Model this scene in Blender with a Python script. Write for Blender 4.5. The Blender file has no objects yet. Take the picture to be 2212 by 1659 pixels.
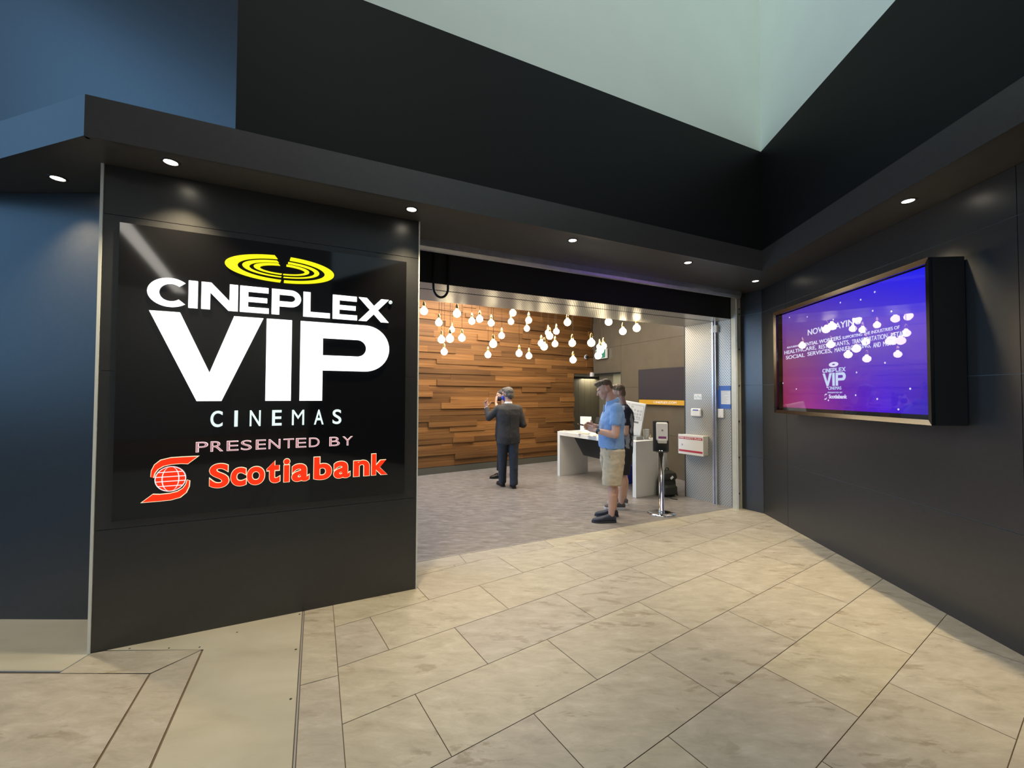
import bpy, bmesh, math, random
import numpy as np
from mathutils import Vector, Matrix, Quaternion
random.seed(7)
S = bpy.context.scene
COL = S.collection
rad = math.radians

# ------------------------------------------------------------------ camera
F_PX, PITCH, ROLL, EYE = 889.25, rad(1.4208), rad(0.2104), 1.56
cp, sp, cr, sr = math.cos(PITCH), math.sin(PITCH), math.cos(ROLL), math.sin(ROLL)
c_f = Vector((0, cp, sp)); u0 = Vector((0, -sp, cp)); r0 = Vector((1, 0, 0))
c_r = cr * r0 + sr * u0; c_u = -sr * r0 + cr * u0
EYEV = Vector((0, 0, EYE))
cam = bpy.data.objects.new('camera', bpy.data.cameras.new('camera'))
COL.objects.link(cam)
cam.data.sensor_width = 36; cam.data.lens = F_PX / 2212 * 36
cam.data.clip_start = 0.05
m = Matrix.Identity(4)
for i in range(3):
    m[i][0] = c_r[i]; m[i][1] = c_u[i]; m[i][2] = -c_f[i]; m[i][3] = EYEV[i]
cam.matrix_world = m
S.camera = cam

# ------------------------------------------------------------------ world, exposure
S.view_settings.view_transform = 'Standard'; S.view_settings.look = 'None'
S.view_settings.gamma = 1; S.view_settings.use_curve_mapping = False
S.view_settings.exposure = 0.0
w = bpy.data.worlds.new('world'); S.world = w; w.use_nodes = True
bg = w.node_tree.nodes['Background']
bg.inputs[0].default_value = (0.80, 0.88, 0.95, 1); bg.inputs[1].default_value = 0.08

def area(name, loc, aim, sx, sy, power, col):
    l = bpy.data.lights.new(name, 'AREA'); l.shape = 'RECTANGLE'; l.size = sx; l.size_y = sy
    l.energy = power; l.color = col
    o = bpy.data.objects.new(name, l); COL.objects.link(o); o.location = loc
    o.rotation_euler = (Vector(aim) - Vector(loc)).to_track_quat('-Z', 'Y').to_euler()
    return o
# daylight: tall window front of the mall far to the left, then a broad overhead fill added to light the floor
area('window_daylight', (-11, -3.2, 5.4), (0, -3.2, 5.4), 11, 8, 520, (0.24, 0.56, 1.0))
top_fill = area('overhead_fill', (0.6, -1.6, 8.6), (0.6, -1.6, 0), 5, 4, 125, (1.0, 0.975, 0.92))
top_fill.data.spread = rad(120)
# lobby ceiling light (behind the header)
area('lobby_ceiling_light', (0.3, 7.3, 3.55), (0.3, 7.3, 0), 3.4, 2.2, 165, (1.0, 0.955, 0.90))
area('lobby_wall_wash', (-.9, 6.7, 3.55), (-0.4, 8.7, 1.0), 4.2, 0.25, 95, (1.0, 0.80, 0.55))

area('light_well_fill', (-1.4, -1.6, 8.3), (2.4, 3.6, 6.6), 5, 1.2, 62, (0.93, 1.0, 0.95)).data.spread = rad(90)  # unseen fill, added to light the white upper walls
# blue daylight from the lobby's own side window, left of the opening; fill added to brighten the recess; ceiling strip of the concourse
area('lobby_side_window', (-4.3, 4.75, 1.75), (2, 5.1, 1.6), 2.2, 3.2, 165, (0.36, 0.62, 1.0))
area('recess_fill', (2.1, 11.0, 1.98), (2.1, 11.0, 0), .5, .4, 9, (1.0, 0.9, 0.7))
area('concourse_strip', (-.4, -8.2, 4.95), (-.4, -8.2, 0), .3, 7, 36, (1.0, 0.95, 0.85)).rotation_euler = (0, 0, rad(19.7))
area('rear_wall_fill', (2.5, -9.5, 4.9), (2.0, -12, 2.0), 7, .5, 170, (1.0, 0.97, 0.88))  # added to brighten the rear wall mirrored in the gloss sign

# ------------------------------------------------------------------ geometry of the place
aA, aC, aD, aT = rad(56.43), rad(64.61), rad(4.894), rad(-25.0)
def hd(a): return Vector((math.sin(a), math.cos(a), 0))
A, C, D, T = hd(aA), hd(aC), hd(aD), hd(aT)
B = Vector((-A.y, A.x, 0))                       # into the lobby, square to the stone courses
NC = Vector((C.y, -C.x, 0))                      # out of the storefront, towards the concourse
ND = Vector((-D.y, D.x, 0))                      # out of the right wall, towards the concourse
NT = Vector((T.y, -T.x, 0)) * -1                 # out of the screen wall, into the lobby
Z3 = Vector((0, 0, 1))
def ray(x, y): return c_f + (x - 1106) / F_PX * c_r - (y - 829.5) / F_PX * c_u
def G(x, y, z=0.0):
    d = ray(x, y); return EYEV + d * ((z - EYE) / d.z)
def PL(x, y, p, a):                              # point of a vertical plane through p with heading a
    n = Vector((math.cos(a), -math.sin(a), 0)); d = ray(x, y)
    return EYEV + d * (n.dot(Vector(p) - EYEV) / n.dot(d))
def AT(x, y, Y): d = ray(x, y); return EYEV + d * (Y / d.y)
def V(x, y, z=0.0): return Vector((x, y, z))

COLP = V(-2.516, 2.503)                          # foot of the sign wall's left edge
SILL = V(3.065, 5.735)                           # right end of the lobby threshold
WALLR = V(3.329, 5.468)
SOF = 2.97

# ------------------------------------------------------------------ materials
MATS = {}
def mat(name, col, rough=0.5, metal=0.0, spec=0.5, noise=0.0, nscale=8.0, bump=0.0, bscale=60.0, emit=None, estr=0.0, coat=0.0, alpha=1.0):
    m = bpy.data.materials.new(name); m.use_nodes = True; MATS[name] = m
    nt = m.node_tree; b = nt.nodes['Principled BSDF']
    b.inputs['Base Color'].default_value = (*col, 1); b.inputs['Roughness'].default_value = rough
    b.inputs['Metallic'].default_value = metal; b.inputs['Specular IOR Level'].default_value = spec
    b.inputs['Coat Weight'].default_value = coat; b.inputs['Coat Roughness'].default_value = 0.05
    if emit: b.inputs['Emission Color'].default_value = (*emit, 1); b.inputs['Emission Strength'].default_value = estr
    if noise or bump:
        tc = nt.nodes.new('ShaderNodeTexCoord')
    if noise:
        n = nt.nodes.new('ShaderNodeTexNoise'); n.inputs['Scale'].default_value = nscale; n.inputs['Detail'].default_value = 5
        nt.links.new(tc.outputs['Object'], n.inputs['Vector'])
        r = nt.nodes.new('ShaderNodeMapRange'); r.inputs[1].default_value = .3; r.inputs[2].default_value = .7
        r.inputs[3].default_value = 1 - noise; r.inputs[4].default_value = 1 + noise
        nt.links.new(n.outputs['Fac'], r.inputs[0])
        h = nt.nodes.new('ShaderNodeMix'); h.data_type = 'RGBA'; h.blend_type = 'MULTIPLY'; h.inputs[0].default_value = 1
        h.inputs[6].default_value = (*col, 1); nt.links.new(r.outputs[0], h.inputs[7])
        nt.links.new(h.outputs[2], b.inputs['Base Color'])
    if bump:
        n2 = nt.nodes.new('ShaderNodeTexNoise'); n2.inputs['Scale'].default_value = bscale; n2.inputs['Detail'].default_value = 3
        nt.links.new(tc.outputs['Object'], n2.inputs['Vector'])
        bp = nt.nodes.new('ShaderNodeBump'); bp.inputs['Strength'].default_value = bump; bp.inputs['Distance'].default_value = 0.01
        nt.links.new(n2.outputs['Fac'], bp.inputs['Height']); nt.links.new(bp.outputs[0], b.inputs['Normal'])
    return m

panel = mat('dark_panel', (0.027, 0.028, 0.0295), 0.35, 0, 0.8, noise=0.10, nscale=30)
bulk = mat('black_paint', (0.006, 0.0066, 0.0068), 0.6, 0, 0.22, noise=0.08, nscale=20)
soffit_m = mat('soffit_black', (0.055, 0.052, 0.048), 0.42, 0, 0.5, noise=0.08, nscale=20)
blackmat = mat('matt_black', (0.010, 0.010, 0.010), 0.6)
white_wall = mat('white_paint', (0.76, 0.83, 0.765), 0.9, noise=0.015, nscale=3)
trim_white = mat('pale_trim', (0.86, 0.88, 0.82), 0.35)
alu = mat('brushed_aluminium', (0.62, 0.62, 0.66), 0.33, 0.85, noise=0.08, nscale=14)
alu_pale = mat('painted_steel', (0.60, 0.60, 0.52), 0.42, 0.25, noise=0.05, nscale=9)
bolt_m = mat('bolt_steel', (0.10, 0.10, 0.09), 0.45, 0.7)
chrome = mat('chrome', (0.80, 0.81, 0.83), 0.06, 1.0)
steel = mat('stainless', (0.125, 0.118, 0.11), 0.2, 1.0, noise=0.05, nscale=6)
gloss = mat('gloss_black_acrylic', (0.008, 0.008, 0.009), 0.05, 0, 0.7)
white_pl = mat('white_plastic', (0.80, 0.80, 0.78), 0.35)
white_lam = mat('white_laminate', (0.76, 0.76, 0.72), 0.4, noise=0.03, nscale=5)
grey_pl = mat('grey_plastic', (0.32, 0.33, 0.32), 0.45)
dark_pl = mat('charcoal_plastic', (0.030, 0.030, 0.028), 0.45)
paper = mat('paper', (0.83, 0.80, 0.70), 0.8)
taupe = mat('taupe_panel', (0.118, 0.100, 0.070), 0.27, 0, 0.9, noise=0.07, nscale=4)
olive = mat('olive_panel', (0.135, 0.120, 0.078), 0.5, noise=0.06, nscale=5)
olive_light = mat('pale_olive_paint', (0.30, 0.29, 0.19), 0.6, noise=0.05, nscale=5)
base_m = mat('dark_baseboard', (0.085, 0.080, 0.062), 0.5)
lobby_ceil = mat('lobby_ceiling_paint', (0.20, 0.19, 0.17), 0.8)
plain_wall = mat('grey_plaster', (0.26, 0.26, 0.25), 0.8, noise=0.03)

def emis(name, col, strength):
    m = bpy.data.materials.new(name); m.use_nodes = True; MATS[name] = m
    b = m.node_tree.nodes['Principled BSDF']
    b.inputs['Base Color'].default_value = (*[c * .6 for c in col], 1); b.inputs['Roughness'].default_value = 0.4
    b.inputs['Emission Color'].default_value = (*col, 1); b.inputs['Emission Strength'].default_value = strength
    return m
lit_white = emis('lit_white_letter', (0.97, 1.0, 1.0), 2.2)
lit_dim = emis('lit_white_small', (0.82, 1.0, 0.97), 0.82)
lit_yellow = emis('lit_yellow', (0.96, 0.90, 0.006), 1.0)
lit_edge = emis('lit_letter_edge', (1.0, 0.93, 0.62), 0.85)
lit_red = emis('lit_red', (1.0, 0.030, 0.004), 0.95)
lit_pink = emis('lit_rose', (0.62, 0.30, 0.33), 0.62)
lit_pinkline = emis('lit_pale_rose', (1.0, 0.80, 0.82), 1.0)
lamp_lens = emis('lamp_lens', (1.0, 0.90, 0.72), 14)
bulb_m = emis('lit_globe_glass', (1.0, 0.83, 0.52), 13)
brass = mat('brass', (0.75, 0.52, 0.20), 0.22, 1.0)
cord_m = mat('brown_cord', (0.045, 0.030, 0.018), 0.6)

def attr_mat(name, rough, spec, build):
    m = bpy.data.materials.new(name); m.use_nodes = True; MATS[name] = m
    nt = m.node_tree; b = nt.nodes['Principled BSDF']
    b.inputs['Roughness'].default_value = rough; b.inputs['Specular IOR Level'].default_value = spec
    build(nt, b); return m
def nn(nt, t, **kw):
    n = nt.nodes.new('ShaderNode' + t)
    for k, v in kw.items(): setattr(n, k, v)
    return n
def ramp(nt, stops):
    r = nn(nt, 'ValToRGB'); e = r.color_ramp.elements
    while len(e) > 1: e.remove(e[-1])
    e[0].position = stops[0][0]; e[0].color = (*stops[0][1], 1)
    for p, c in stops[1:]:
        k = e.new(p); k.color = (*c, 1)
    return r
def mixc(nt, mode, fac, a, b):
    h = nn(nt, 'Mix', data_type='RGBA', blend_type=mode)
    for sock, v in ((h.inputs[0], fac), (h.inputs[6], a), (h.inputs[7], b)):
        if hasattr(v, 'links') or hasattr(v, 'is_linked'): nt.links.new(v, sock)
        elif isinstance(v, (int, float)): sock.default_value = v
        else: sock.default_value = (*v, 1)
    return h.outputs[2]

def stone_build(nt, b):
    tc = nn(nt, 'TexCoord'); at = nn(nt, 'Attribute', attribute_name='tone')
    off = nn(nt, 'VectorMath', operation='MULTIPLY_ADD')       # every slab is cut from another place of the stone
    nt.links.new(at.outputs['Color'], off.inputs[0]); off.inputs[1].default_value = (40, 40, 40); nt.links.new(tc.outputs['Object'], off.inputs[2])
    mp = nn(nt, 'Mapping'); mp.inputs['Rotation'].default_value = (0, 0, rad(34)); mp.inputs['Scale'].default_value = (0.55, 1.5, 1)
    nt.links.new(off.outputs[0], mp.inputs[0])
    n1 = nn(nt, 'TexNoise'); n1.inputs['Scale'].default_value = 9; n1.inputs['Detail'].default_value = 9; n1.inputs['Roughness'].default_value = .72
    n1.inputs['Distortion'].default_value = 0.35
    nt.links.new(mp.outputs[0], n1.inputs['Vector'])
    r1 = ramp(nt, [(.30, (.36, .322, .25)), (.45, (.435, .39, .305)), (.55, (.475, .43, .34)), (.70, (.56, .515, .42))])
    nt.links.new(n1.outputs['Fac'], r1.inputs[0])
    n2 = nn(nt, 'TexNoise'); n2.inputs['Scale'].default_value = 8; n2.inputs['Detail'].default_value = 7; n2.inputs['Roughness'].default_value = .62; n2.inputs['Distortion'].default_value = .5
    nt.links.new(mp.outputs[0], n2.inputs['Vector'])
    r2 = ramp(nt, [(.565, (1, 1, 1)), (.60, (.80, .77, .72)), (.68, (.70, .67, .62))])
    nt.links.new(n2.outputs['Fac'], r2.inputs[0])
    n3 = nn(nt, 'TexNoise'); n3.inputs['Scale'].default_value = 2.6; n3.inputs['Detail'].default_value = 2
    nt.links.new(off.outputs[0], n3.inputs['Vector'])
    r3 = ramp(nt, [(.44, (.05, .05, .05)), (.60, (1, 1, 1))]); nt.links.new(n3.outputs['Fac'], r3.inputs[0])
    veins = mixc(nt, 'MULTIPLY', r3.outputs[0], r1.outputs[0], r2.outputs[0])
    sep = nn(nt, 'SeparateColor'); nt.links.new(at.outputs['Color'], sep.inputs[0])
    mr = nn(nt, 'MapRange'); mr.inputs[3].default_value = .945; mr.inputs[4].default_value = 1.04
    nt.links.new(sep.outputs[0], mr.inputs[0])
    tint = nn(nt, 'CombineColor')
    nt.links.new(mr.outputs[0], tint.inputs[0]); nt.links.new(mr.outputs[0], tint.inputs[1])
    mr2 = nn(nt, 'MapRange'); mr2.inputs[3].default_value = .965; mr2.inputs[4].default_value = 1.0
    nt.links.new(sep.outputs[1], mr2.inputs[0]); nt.links.new(mr2.outputs[0], tint.inputs[2])
    c = mixc(nt, 'MULTIPLY', 1.0, veins, tint.outputs[0])
    nt.links.new(c, b.inputs['Base Color'])
stone = attr_mat('limestone', 0.42, 0.35, stone_build)

def plate_build(nt, b):
    tc = nn(nt, 'TexCoord'); n1 = nn(nt, 'TexNoise'); n1.inputs['Scale'].default_value = 3; n1.inputs['Detail'].default_value = 6; n1.inputs['Distortion'].default_value = .5
    mp = nn(nt, 'Mapping'); mp.inputs['Rotation'].default_value = (0, 0, rad(60)); mp.inputs['Scale'].default_value = (.6, 1.6, 1)
    nt.links.new(tc.outputs['Object'], mp.inputs[0]); nt.links.new(mp.outputs[0], n1.inputs['Vector'])
    r = ramp(nt, [(.3, (.42, .385, .29)), (.5, (.485, .45, .345)), (.72, (.53, .495, .39))]); nt.links.new(n1.outputs['Fac'], r.inputs[0])
    nt.links.new(r.outputs[0], b.inputs['Base Color'])
plate = attr_mat('cover_plate_stone', 0.4, 0.35, plate_build)
grout = mat('dark_joint', (0.16, 0.115, 0.075), 0.8)

def vinyl_build(nt, b):
    tc = nn(nt, 'TexCoord'); mp = nn(nt, 'Mapping'); mp.inputs['Rotation'].default_value = (0, 0, rad(58)); mp.inputs['Scale'].default_value = (2.6, 9, 1)
    nt.links.new(tc.outputs['Object'], mp.inputs[0])
    n1 = nn(nt, 'TexNoise'); n1.inputs['Scale'].default_value = 2.2; n1.inputs['Detail'].default_value = 7; n1.inputs['Roughness'].default_value = .65; n1.inputs['Distortion'].default_value = .6
    nt.links.new(mp.outputs[0], n1.inputs['Vector'])
    r = ramp(nt, [(.33, (.165, .148, .134)), (.5, (.24, .218, .20)), (.68, (.335, .31, .288))]); nt.links.new(n1.outputs['Fac'], r.inputs[0])
    nt.links.new(r.outputs[0], b.inputs['Base Color'])
vinyl = attr_mat('mottled_grey_vinyl', 0.38, 0.45, vinyl_build)

def wood_build(nt, b):
    tc = nn(nt, 'TexCoord'); at = nn(nt, 'Attribute', attribute_name='tone')
    off = nn(nt, 'VectorMath', operation='MULTIPLY_ADD')
    nt.links.new(at.outputs['Color'], off.inputs[0]); off.inputs[1].default_value = (30, 30, 30); nt.links.new(tc.outputs['Object'], off.inputs[2])
    mp = nn(nt, 'Mapping'); mp.inputs['Scale'].default_value = (.8, .8, 30)
    nt.links.new(off.outputs[0], mp.inputs[0])
    n1 = nn(nt, 'TexNoise'); n1.inputs['Scale'].default_value = 1.3; n1.inputs['Detail'].default_value = 5; n1.inputs['Distortion'].default_value = .2
    nt.links.new(mp.outputs[0], n1.inputs['Vector'])
    r = ramp(nt, [(.28, (.105, .044, .013)), (.42, (.185, .080, .022)), (.6, (.235, .108, .032)), (.80, (.30, .15, .05))]); nt.links.new(n1.outputs['Fac'], r.inputs[0])
    sep = nn(nt, 'SeparateColor'); nt.links.new(at.outputs['Color'], sep.inputs[0])
    mr = nn(nt, 'MapRange'); mr.inputs[3].default_value = .55; mr.inputs[4].default_value = 1.3; nt.links.new(sep.outputs[0], mr.inputs[0])
    c = mixc(nt, 'MULTIPLY', 1.0, r.outputs[0], mr.outputs[0]); nt.links.new(c, b.inputs['Base Color'])
wood = attr_mat('reclaimed_walnut', 0.5, 0.35, wood_build)

def perf_build(nt, b):
    uv = nn(nt, 'UVMap'); s = nn(nt, 'SeparateXYZ'); nt.links.new(uv.outputs[0], s.inputs[0])
    def M(op, a, c=None, d=None):
        n = nn(nt, 'Math', operation=op)
        for i, v in enumerate((a, c, d)):
            if v is None: continue
            if isinstance(v, (int, float)): n.inputs[i].default_value = v
            else: nt.links.new(v, n.inputs[i])
        return n.outputs[0]
    PX, PY = 0.034, 0.021
    row = M('FLOOR', M('DIVIDE', s.outputs[1], PY))
    fy = M('SUBTRACT', M('FRACT', M('DIVIDE', s.outputs[1], PY)), .5)
    sh = M('MULTIPLY', M('MODULO', M('ABSOLUTE', row), 2.0), .5)
    fx = M('SUBTRACT', M('FRACT', M('ADD', M('DIVIDE', s.outputs[0], PX), sh)), .5)
    dx = M('MULTIPLY', fx, PX / .0095); dy = M('MULTIPLY', fy, PY / .0052)
    d = M('SQRT', M('ADD', M('MULTIPLY', dx, dx), M('MULTIPLY', dy, dy)))
    hole = M('LESS_THAN', d, 1.0)
    c = mixc(nt, 'MIX', hole, (.46, .445, .40), (.19, .19, .18)); nt.links.new(c, b.inputs['Base Color'])
    b.inputs['Metallic'].default_value = .3
    rr = nn(nt, 'MapRange'); rr.inputs[3].default_value = .30; rr.inputs[4].default_value = .8; nt.links.new(hole, rr.inputs[0]); nt.links.new(rr.outputs[0], b.inputs['Roughness'])
perf = attr_mat('perforated_metal', 0.3, 0.5, perf_build)

# ------------------------------------------------------------------ mesh helpers
def link(name, me, m=None, parent=None):
    o = bpy.data.objects.new(name, me); COL.objects.link(o)
    if m is not None:
        for k in (m if isinstance(m, (list, tuple)) else [m]): me.materials.append(k)
    if parent is not None:
        o.parent = parent
        o.matrix_parent_inverse = parent_inv(parent)
    return o
def world_of(o):
    mw = Matrix.LocRotScale(o.location, o.rotation_euler, o.scale)
    return (world_of(o.parent) @ o.matrix_parent_inverse @ mw) if o.parent else mw
def parent_inv(p): return world_of(p).inverted()
def obj(name, bm, m=None, parent=None, smooth=False):
    bmesh.ops.recalc_face_normals(bm, faces=bm.faces)
    me = bpy.data.meshes.new(name); bm.to_mesh(me); bm.free()
    if smooth:
        for p in me.polygons: p.use_smooth = True
    return link(name, me, m, parent)
def tag(o, label, cat, group=None, kind=None):
    o['label'] = label; o['category'] = cat
    if group: o['group'] = group
    if kind: o['kind'] = kind
    return o
def thing(name, label, cat, loc, group=None):
    o = bpy.data.objects.new(name, None); COL.objects.link(o); o.location = loc; o.empty_display_size = .1
    return tag(o, label, cat, group)
def struct(name, bm, m, smooth=False):
    o = obj(name, bm, m, None, smooth); o['kind'] = 'structure'; return o

def face(bm, pts):
    return bm.faces.new([bm.verts.new(p) for p in pts])
def hexa(bm, a, b):
    """solid between two quads a and b (same winding)"""
    va = [bm.verts.new(p) for p in a]; vb = [bm.verts.new(p) for p in b]; n = len(a)
    fs = [bm.faces.new(va), bm.faces.new(vb[::-1])]
    for i in range(n): fs.append(bm.faces.new((va[i], vb[i], vb[(i + 1) % n], va[(i + 1) % n])))
    return fs
def box(bm, o, ex, ey, ez):
    """box from corner o along three edge vectors"""
    o = Vector(o)
    return hexa(bm, [o, o + ex, o + ex + ey, o + ey], [o + ez, o + ex + ez, o + ex + ey + ez, o + ey + ez])
def cbox(bm, c, ax, ay, az):
    c = Vector(c); return box(bm, c - (ax + ay + az) / 2, ax, ay, az)
def prism(bm, pts, h):
    return hexa(bm, [Vector(p) for p in pts], [Vector(p) + h for p in pts])
def frame_of(t):
    t = t.normalized(); a = Vector((0, 0, 1)) if abs(t.z) < .9 else Vector((1, 0, 0))
    u = t.cross(a).normalized(); return u, t.cross(u).normalized()
def ring(bm, c, u, v, n, ru, rv=None):
    rv = ru if rv is None else rv
    return [bm.verts.new(c + u * (ru * math.cos(2 * math.pi * i / n)) + v * (rv * math.sin(2 * math.pi * i / n))) for i in range(n)]
def bridge(bm, r1, r2):
    n = len(r1)
    for i in range(n): bm.faces.new((r1[i], r1[(i + 1) % n], r2[(i + 1) % n], r2[i]))
def lathe(bm, base, axis, prof, n=24):
    """prof: (distance along axis, radius)"""
    axis = Vector(axis).normalized(); u, v = frame_of(axis); prev = None
    for h, r in prof:
        q = ring(bm, Vector(base) + axis * h, u, v, n, max(r, 1e-4))
        if prev: bridge(bm, prev, q)
        else: bm.faces.new(q[::-1])
        prev = q
    bm.faces.new(prev)
def tube(bm, pts, r, n=8):
    pts = [Vector(p) for p in pts]; prev = None; pu = None
    for i, p in enumerate(pts):
        t = (pts[min(i + 1, len(pts) - 1)] - pts[max(i - 1, 0)]).normalized()
        if pu is None: u, v = frame_of(t)
        else:
            u = (pu - t * pu.dot(t)).normalized(); v = t.cross(u)
        pu = u
        q = ring(bm, p, u, v, n, r)
        if prev: bridge(bm, prev, q)
        else: bm.faces.new(q[::-1])
        prev = q
    bm.faces.new(prev)
def capsule(bm, p0, ra, p1, rb, n=14, flat=None):
    p0, p1 = Vector(p0), Vector(p1); t = (p1 - p0); L = t.length
    if L < 1e-6: t = Vector((0, 0, 1))
    t.normalize(); u, v = frame_of(t)
    if flat:
        d, k = flat; d = (Vector(d) - t * t.dot(Vector(d)))
        if d.length > 1e-4: u = d.normalized(); v = t.cross(u)
    k = flat[1] if flat else 1
    prev = None; rings = []
    for j in range(1, 5): a = math.pi / 2 * (1 - j / 4); rings.append((p0 - t * ra * math.sin(a), ra * math.cos(a)))
    for j in range(0, 4): a = math.pi / 2 * j / 4; rings.append((p1 + t * rb * math.sin(a), rb * math.cos(a)))
    for c, r in rings:
        q = ring(bm, c, u, v, n, r * k, r)
        if prev: bridge(bm, prev, q)
        else: bm.faces.new(q[::-1])
        prev = q
    bm.faces.new(prev)
def ell(bm, c, rx, ry, rz, ax=None, ay=None, n=16):
    ax = Vector((1, 0, 0)) if ax is None else Vector(ax).normalized()
    ay = Vector((0, 1, 0)) if ay is None else Vector(ay).normalized()
    az = ax.cross(ay).normalized(); prev = None
    for j in range(1, 10):
        a = math.pi * j / 10 - math.pi / 2
        q = ring(bm, Vector(c) + az * (rz * math.sin(a)), ax, ay, n, rx * math.cos(a), ry * math.cos(a))
        if prev: bridge(bm, prev, q)
        else: bm.faces.new(q[::-1])
        prev = q
    bm.faces.new(prev)
def loft(bm, secs, n=20, p=2.4):
    """secs: (centre, axis1, half1, axis2, half2), superellipse rings"""
    prev = None
    for c, a1, h1, a2, h2 in secs:
        q = []
        for i in range(n):
            t = 2 * math.pi * i / n; ct, st = math.cos(t), math.sin(t)
            x = math.copysign(abs(ct) ** (2 / p), ct); y = math.copysign(abs(st) ** (2 / p), st)
            q.append(bm.verts.new(Vector(c) + a1 * (h1 * x) + a2 * (h2 * y)))
        if prev: bridge(bm, prev, q)
        else: bm.faces.new(q[::-1])
        prev = q
    bm.faces.new(prev)
def remeshed(name, bm, voxel, m, parent, smooth=4, disp=0.0, dscale=0.12):
    """one continuous surface grown around the overlapping volumes of bm"""
    bmesh.ops.recalc_face_normals(bm, faces=bm.faces)
    me = bpy.data.meshes.new('tmp'); bm.to_mesh(me); bm.free()
    o = bpy.data.objects.new('tmp', me); COL.objects.link(o)
    r = o.modifiers.new('r', 'REMESH'); r.mode = 'VOXEL'; r.voxel_size = voxel; r.use_smooth_shade = True
    sm = o.modifiers.new('s', 'SMOOTH'); sm.iterations = smooth; sm.factor = .5
    if disp:
        t = bpy.data.textures.new('folds', 'CLOUDS'); t.noise_scale = dscale; t.noise_depth = 2
        d = o.modifiers.new('d', 'DISPLACE'); d.texture = t; d.strength = disp; d.mid_level = .5; d.texture_coords = 'GLOBAL'
    dg = bpy.context.evaluated_depsgraph_get(); dg.update()
    res = bpy.data.meshes.new_from_object(o.evaluated_get(dg)); res.name = name
    bpy.data.objects.remove(o); bpy.data.meshes.remove(me)
    for p in res.polygons: p.use_smooth = True
    res.materials.clear()
    return link(name, res, m, parent)
def bevel(bm, w, seg=2):
    bmesh.ops.bevel(bm, geom=bm.edges[:], offset=w, segments=seg, affect='EDGES', profile=.5)
    return bm
def paint(o, faces_tone):
    """per-face tone (loops) -> colour attribute"""
    me = o.data; a = me.color_attributes.new('tone', 'FLOAT_COLOR', 'CORNER')
    for p in me.polygons:
        t = faces_tone(p)
        for li in p.loop_indices: a.data[li].color = (*t, 1)
TEXT_CACHE = {}
def glyphs(text, bold=0.0, extr=0.0):
    cu = bpy.data.curves.new('t', 'FONT'); cu.body = text; cu.size = 1; cu.offset = bold; cu.extrude = extr; cu.resolution_u = 6
    o = bpy.data.objects.new('t', cu); COL.objects.link(o)
    dg = bpy.context.evaluated_depsgraph_get(); dg.update()
    me = bpy.data.meshes.new_from_object(o.evaluated_get(dg))
    bpy.data.objects.remove(o); bpy.data.curves.remove(cu)
    return me
def text_on(name, text, o, ex, ez, x0, x1, z0, z1, depth, m, parent, bold=0.0, out=None):
    """flat-fronted lettering filling the box [x0,x1] x [z0,z1] of the plane (o, ex, ez), raised by depth along out"""
    me = glyphs(text, bold, .5)
    co = np.array([v.co[:] for v in me.vertices]); lo, hi = co.min(0), co.max(0)
    for v in me.vertices:
        fx = (v.co.x - lo[0]) / max(hi[0] - lo[0], 1e-6); fz = (v.co.y - lo[1]) / max(hi[1] - lo[1], 1e-6)
        v.co = Vector(o) + ex * (x0 + fx * (x1 - x0)) + ez * (z0 + fz * (z1 - z0)) + out * (depth * (v.co.z + .5))
    me.materials.clear()
    return link(name, me, m, parent)

# ================================================================== SETTING
# ---- stone floor of the concourse
def clip(poly, p, n):                            # keep the side where (q-p).n >= 0
    out = []
    for i in range(len(poly)):
        a, b = poly[i], poly[(i + 1) % len(poly)]; da, db = (a - p).dot(n), (b - p).dot(n)
        if da >= 0: out.append(a)
        if da * db < 0: out.append(a + (b - a) * (da / (da - db)))
    return out
def poly_area(p): return abs(sum(p[i].x * p[(i + 1) % len(p)].y - p[(i + 1) % len(p)].x * p[i].y for i in range(len(p)))) / 2
bm = bmesh.new(); GAP = 0.0019
def slab(pts, mi=0):
    if len(pts) < 3 or poly_area(pts) < 2e-4: return
    f = face(bm, [V(p.x, p.y, 0) for p in pts]); f.material_index = mi
FT = V(-1.312, 3.07)                             # left edge of the slab field
SB = NC * ((V(-.831, 3.654) - SILL).dot(NC))     # border course along the threshold
GEND = -7.0
for k in range(-16, 7):
    b0 = 0.762 + 0.4428 * k; b1 = b0 + 0.4428
    o = 0.79 if k % 2 == 0 else 1.227            # half-bond
    for j in range(-14, 16):
        a0 = o + .871 * j; a1 = a0 + .871
        q = [A * (a0 + GAP) + B * (b0 + GAP), A * (a1 - GAP) + B * (b0 + GAP), A * (a1 - GAP) + B * (b1 - GAP), A * (a0 + GAP) + B * (b1 - GAP)]
        q = clip(q, FT + C * GAP, C)
        if q: q = clip(q, SILL + SB + NC * GAP, NC)
        if q: q = clip(q, WALLR, ND)
        if q: q = clip(q, V(0, -7), V(0, 1))
        if q: slab(q)
# border course
j0 = G(880 + 630 / 5.267, 1080 + 672 / 5.267); u_ = (j0 - SILL).dot(C)
for j in range(-4, 6):
    ua = u_ + .95 * j; q = [SILL + C * (ua + GAP) + SB, SILL + C * (ua + .95 - GAP) + SB, SILL + C * (ua + .95 - GAP) + NC * .003, SILL + C * (ua + GAP) + NC * .003]
    q = clip(q, WALLR, ND)
    if q: q = clip(q, V(3.32, 5.47), V(-.55, -.84).normalized() * 1.0) if False else q
    if q: q = clip(q, FT, C)
    slab(q)
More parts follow.
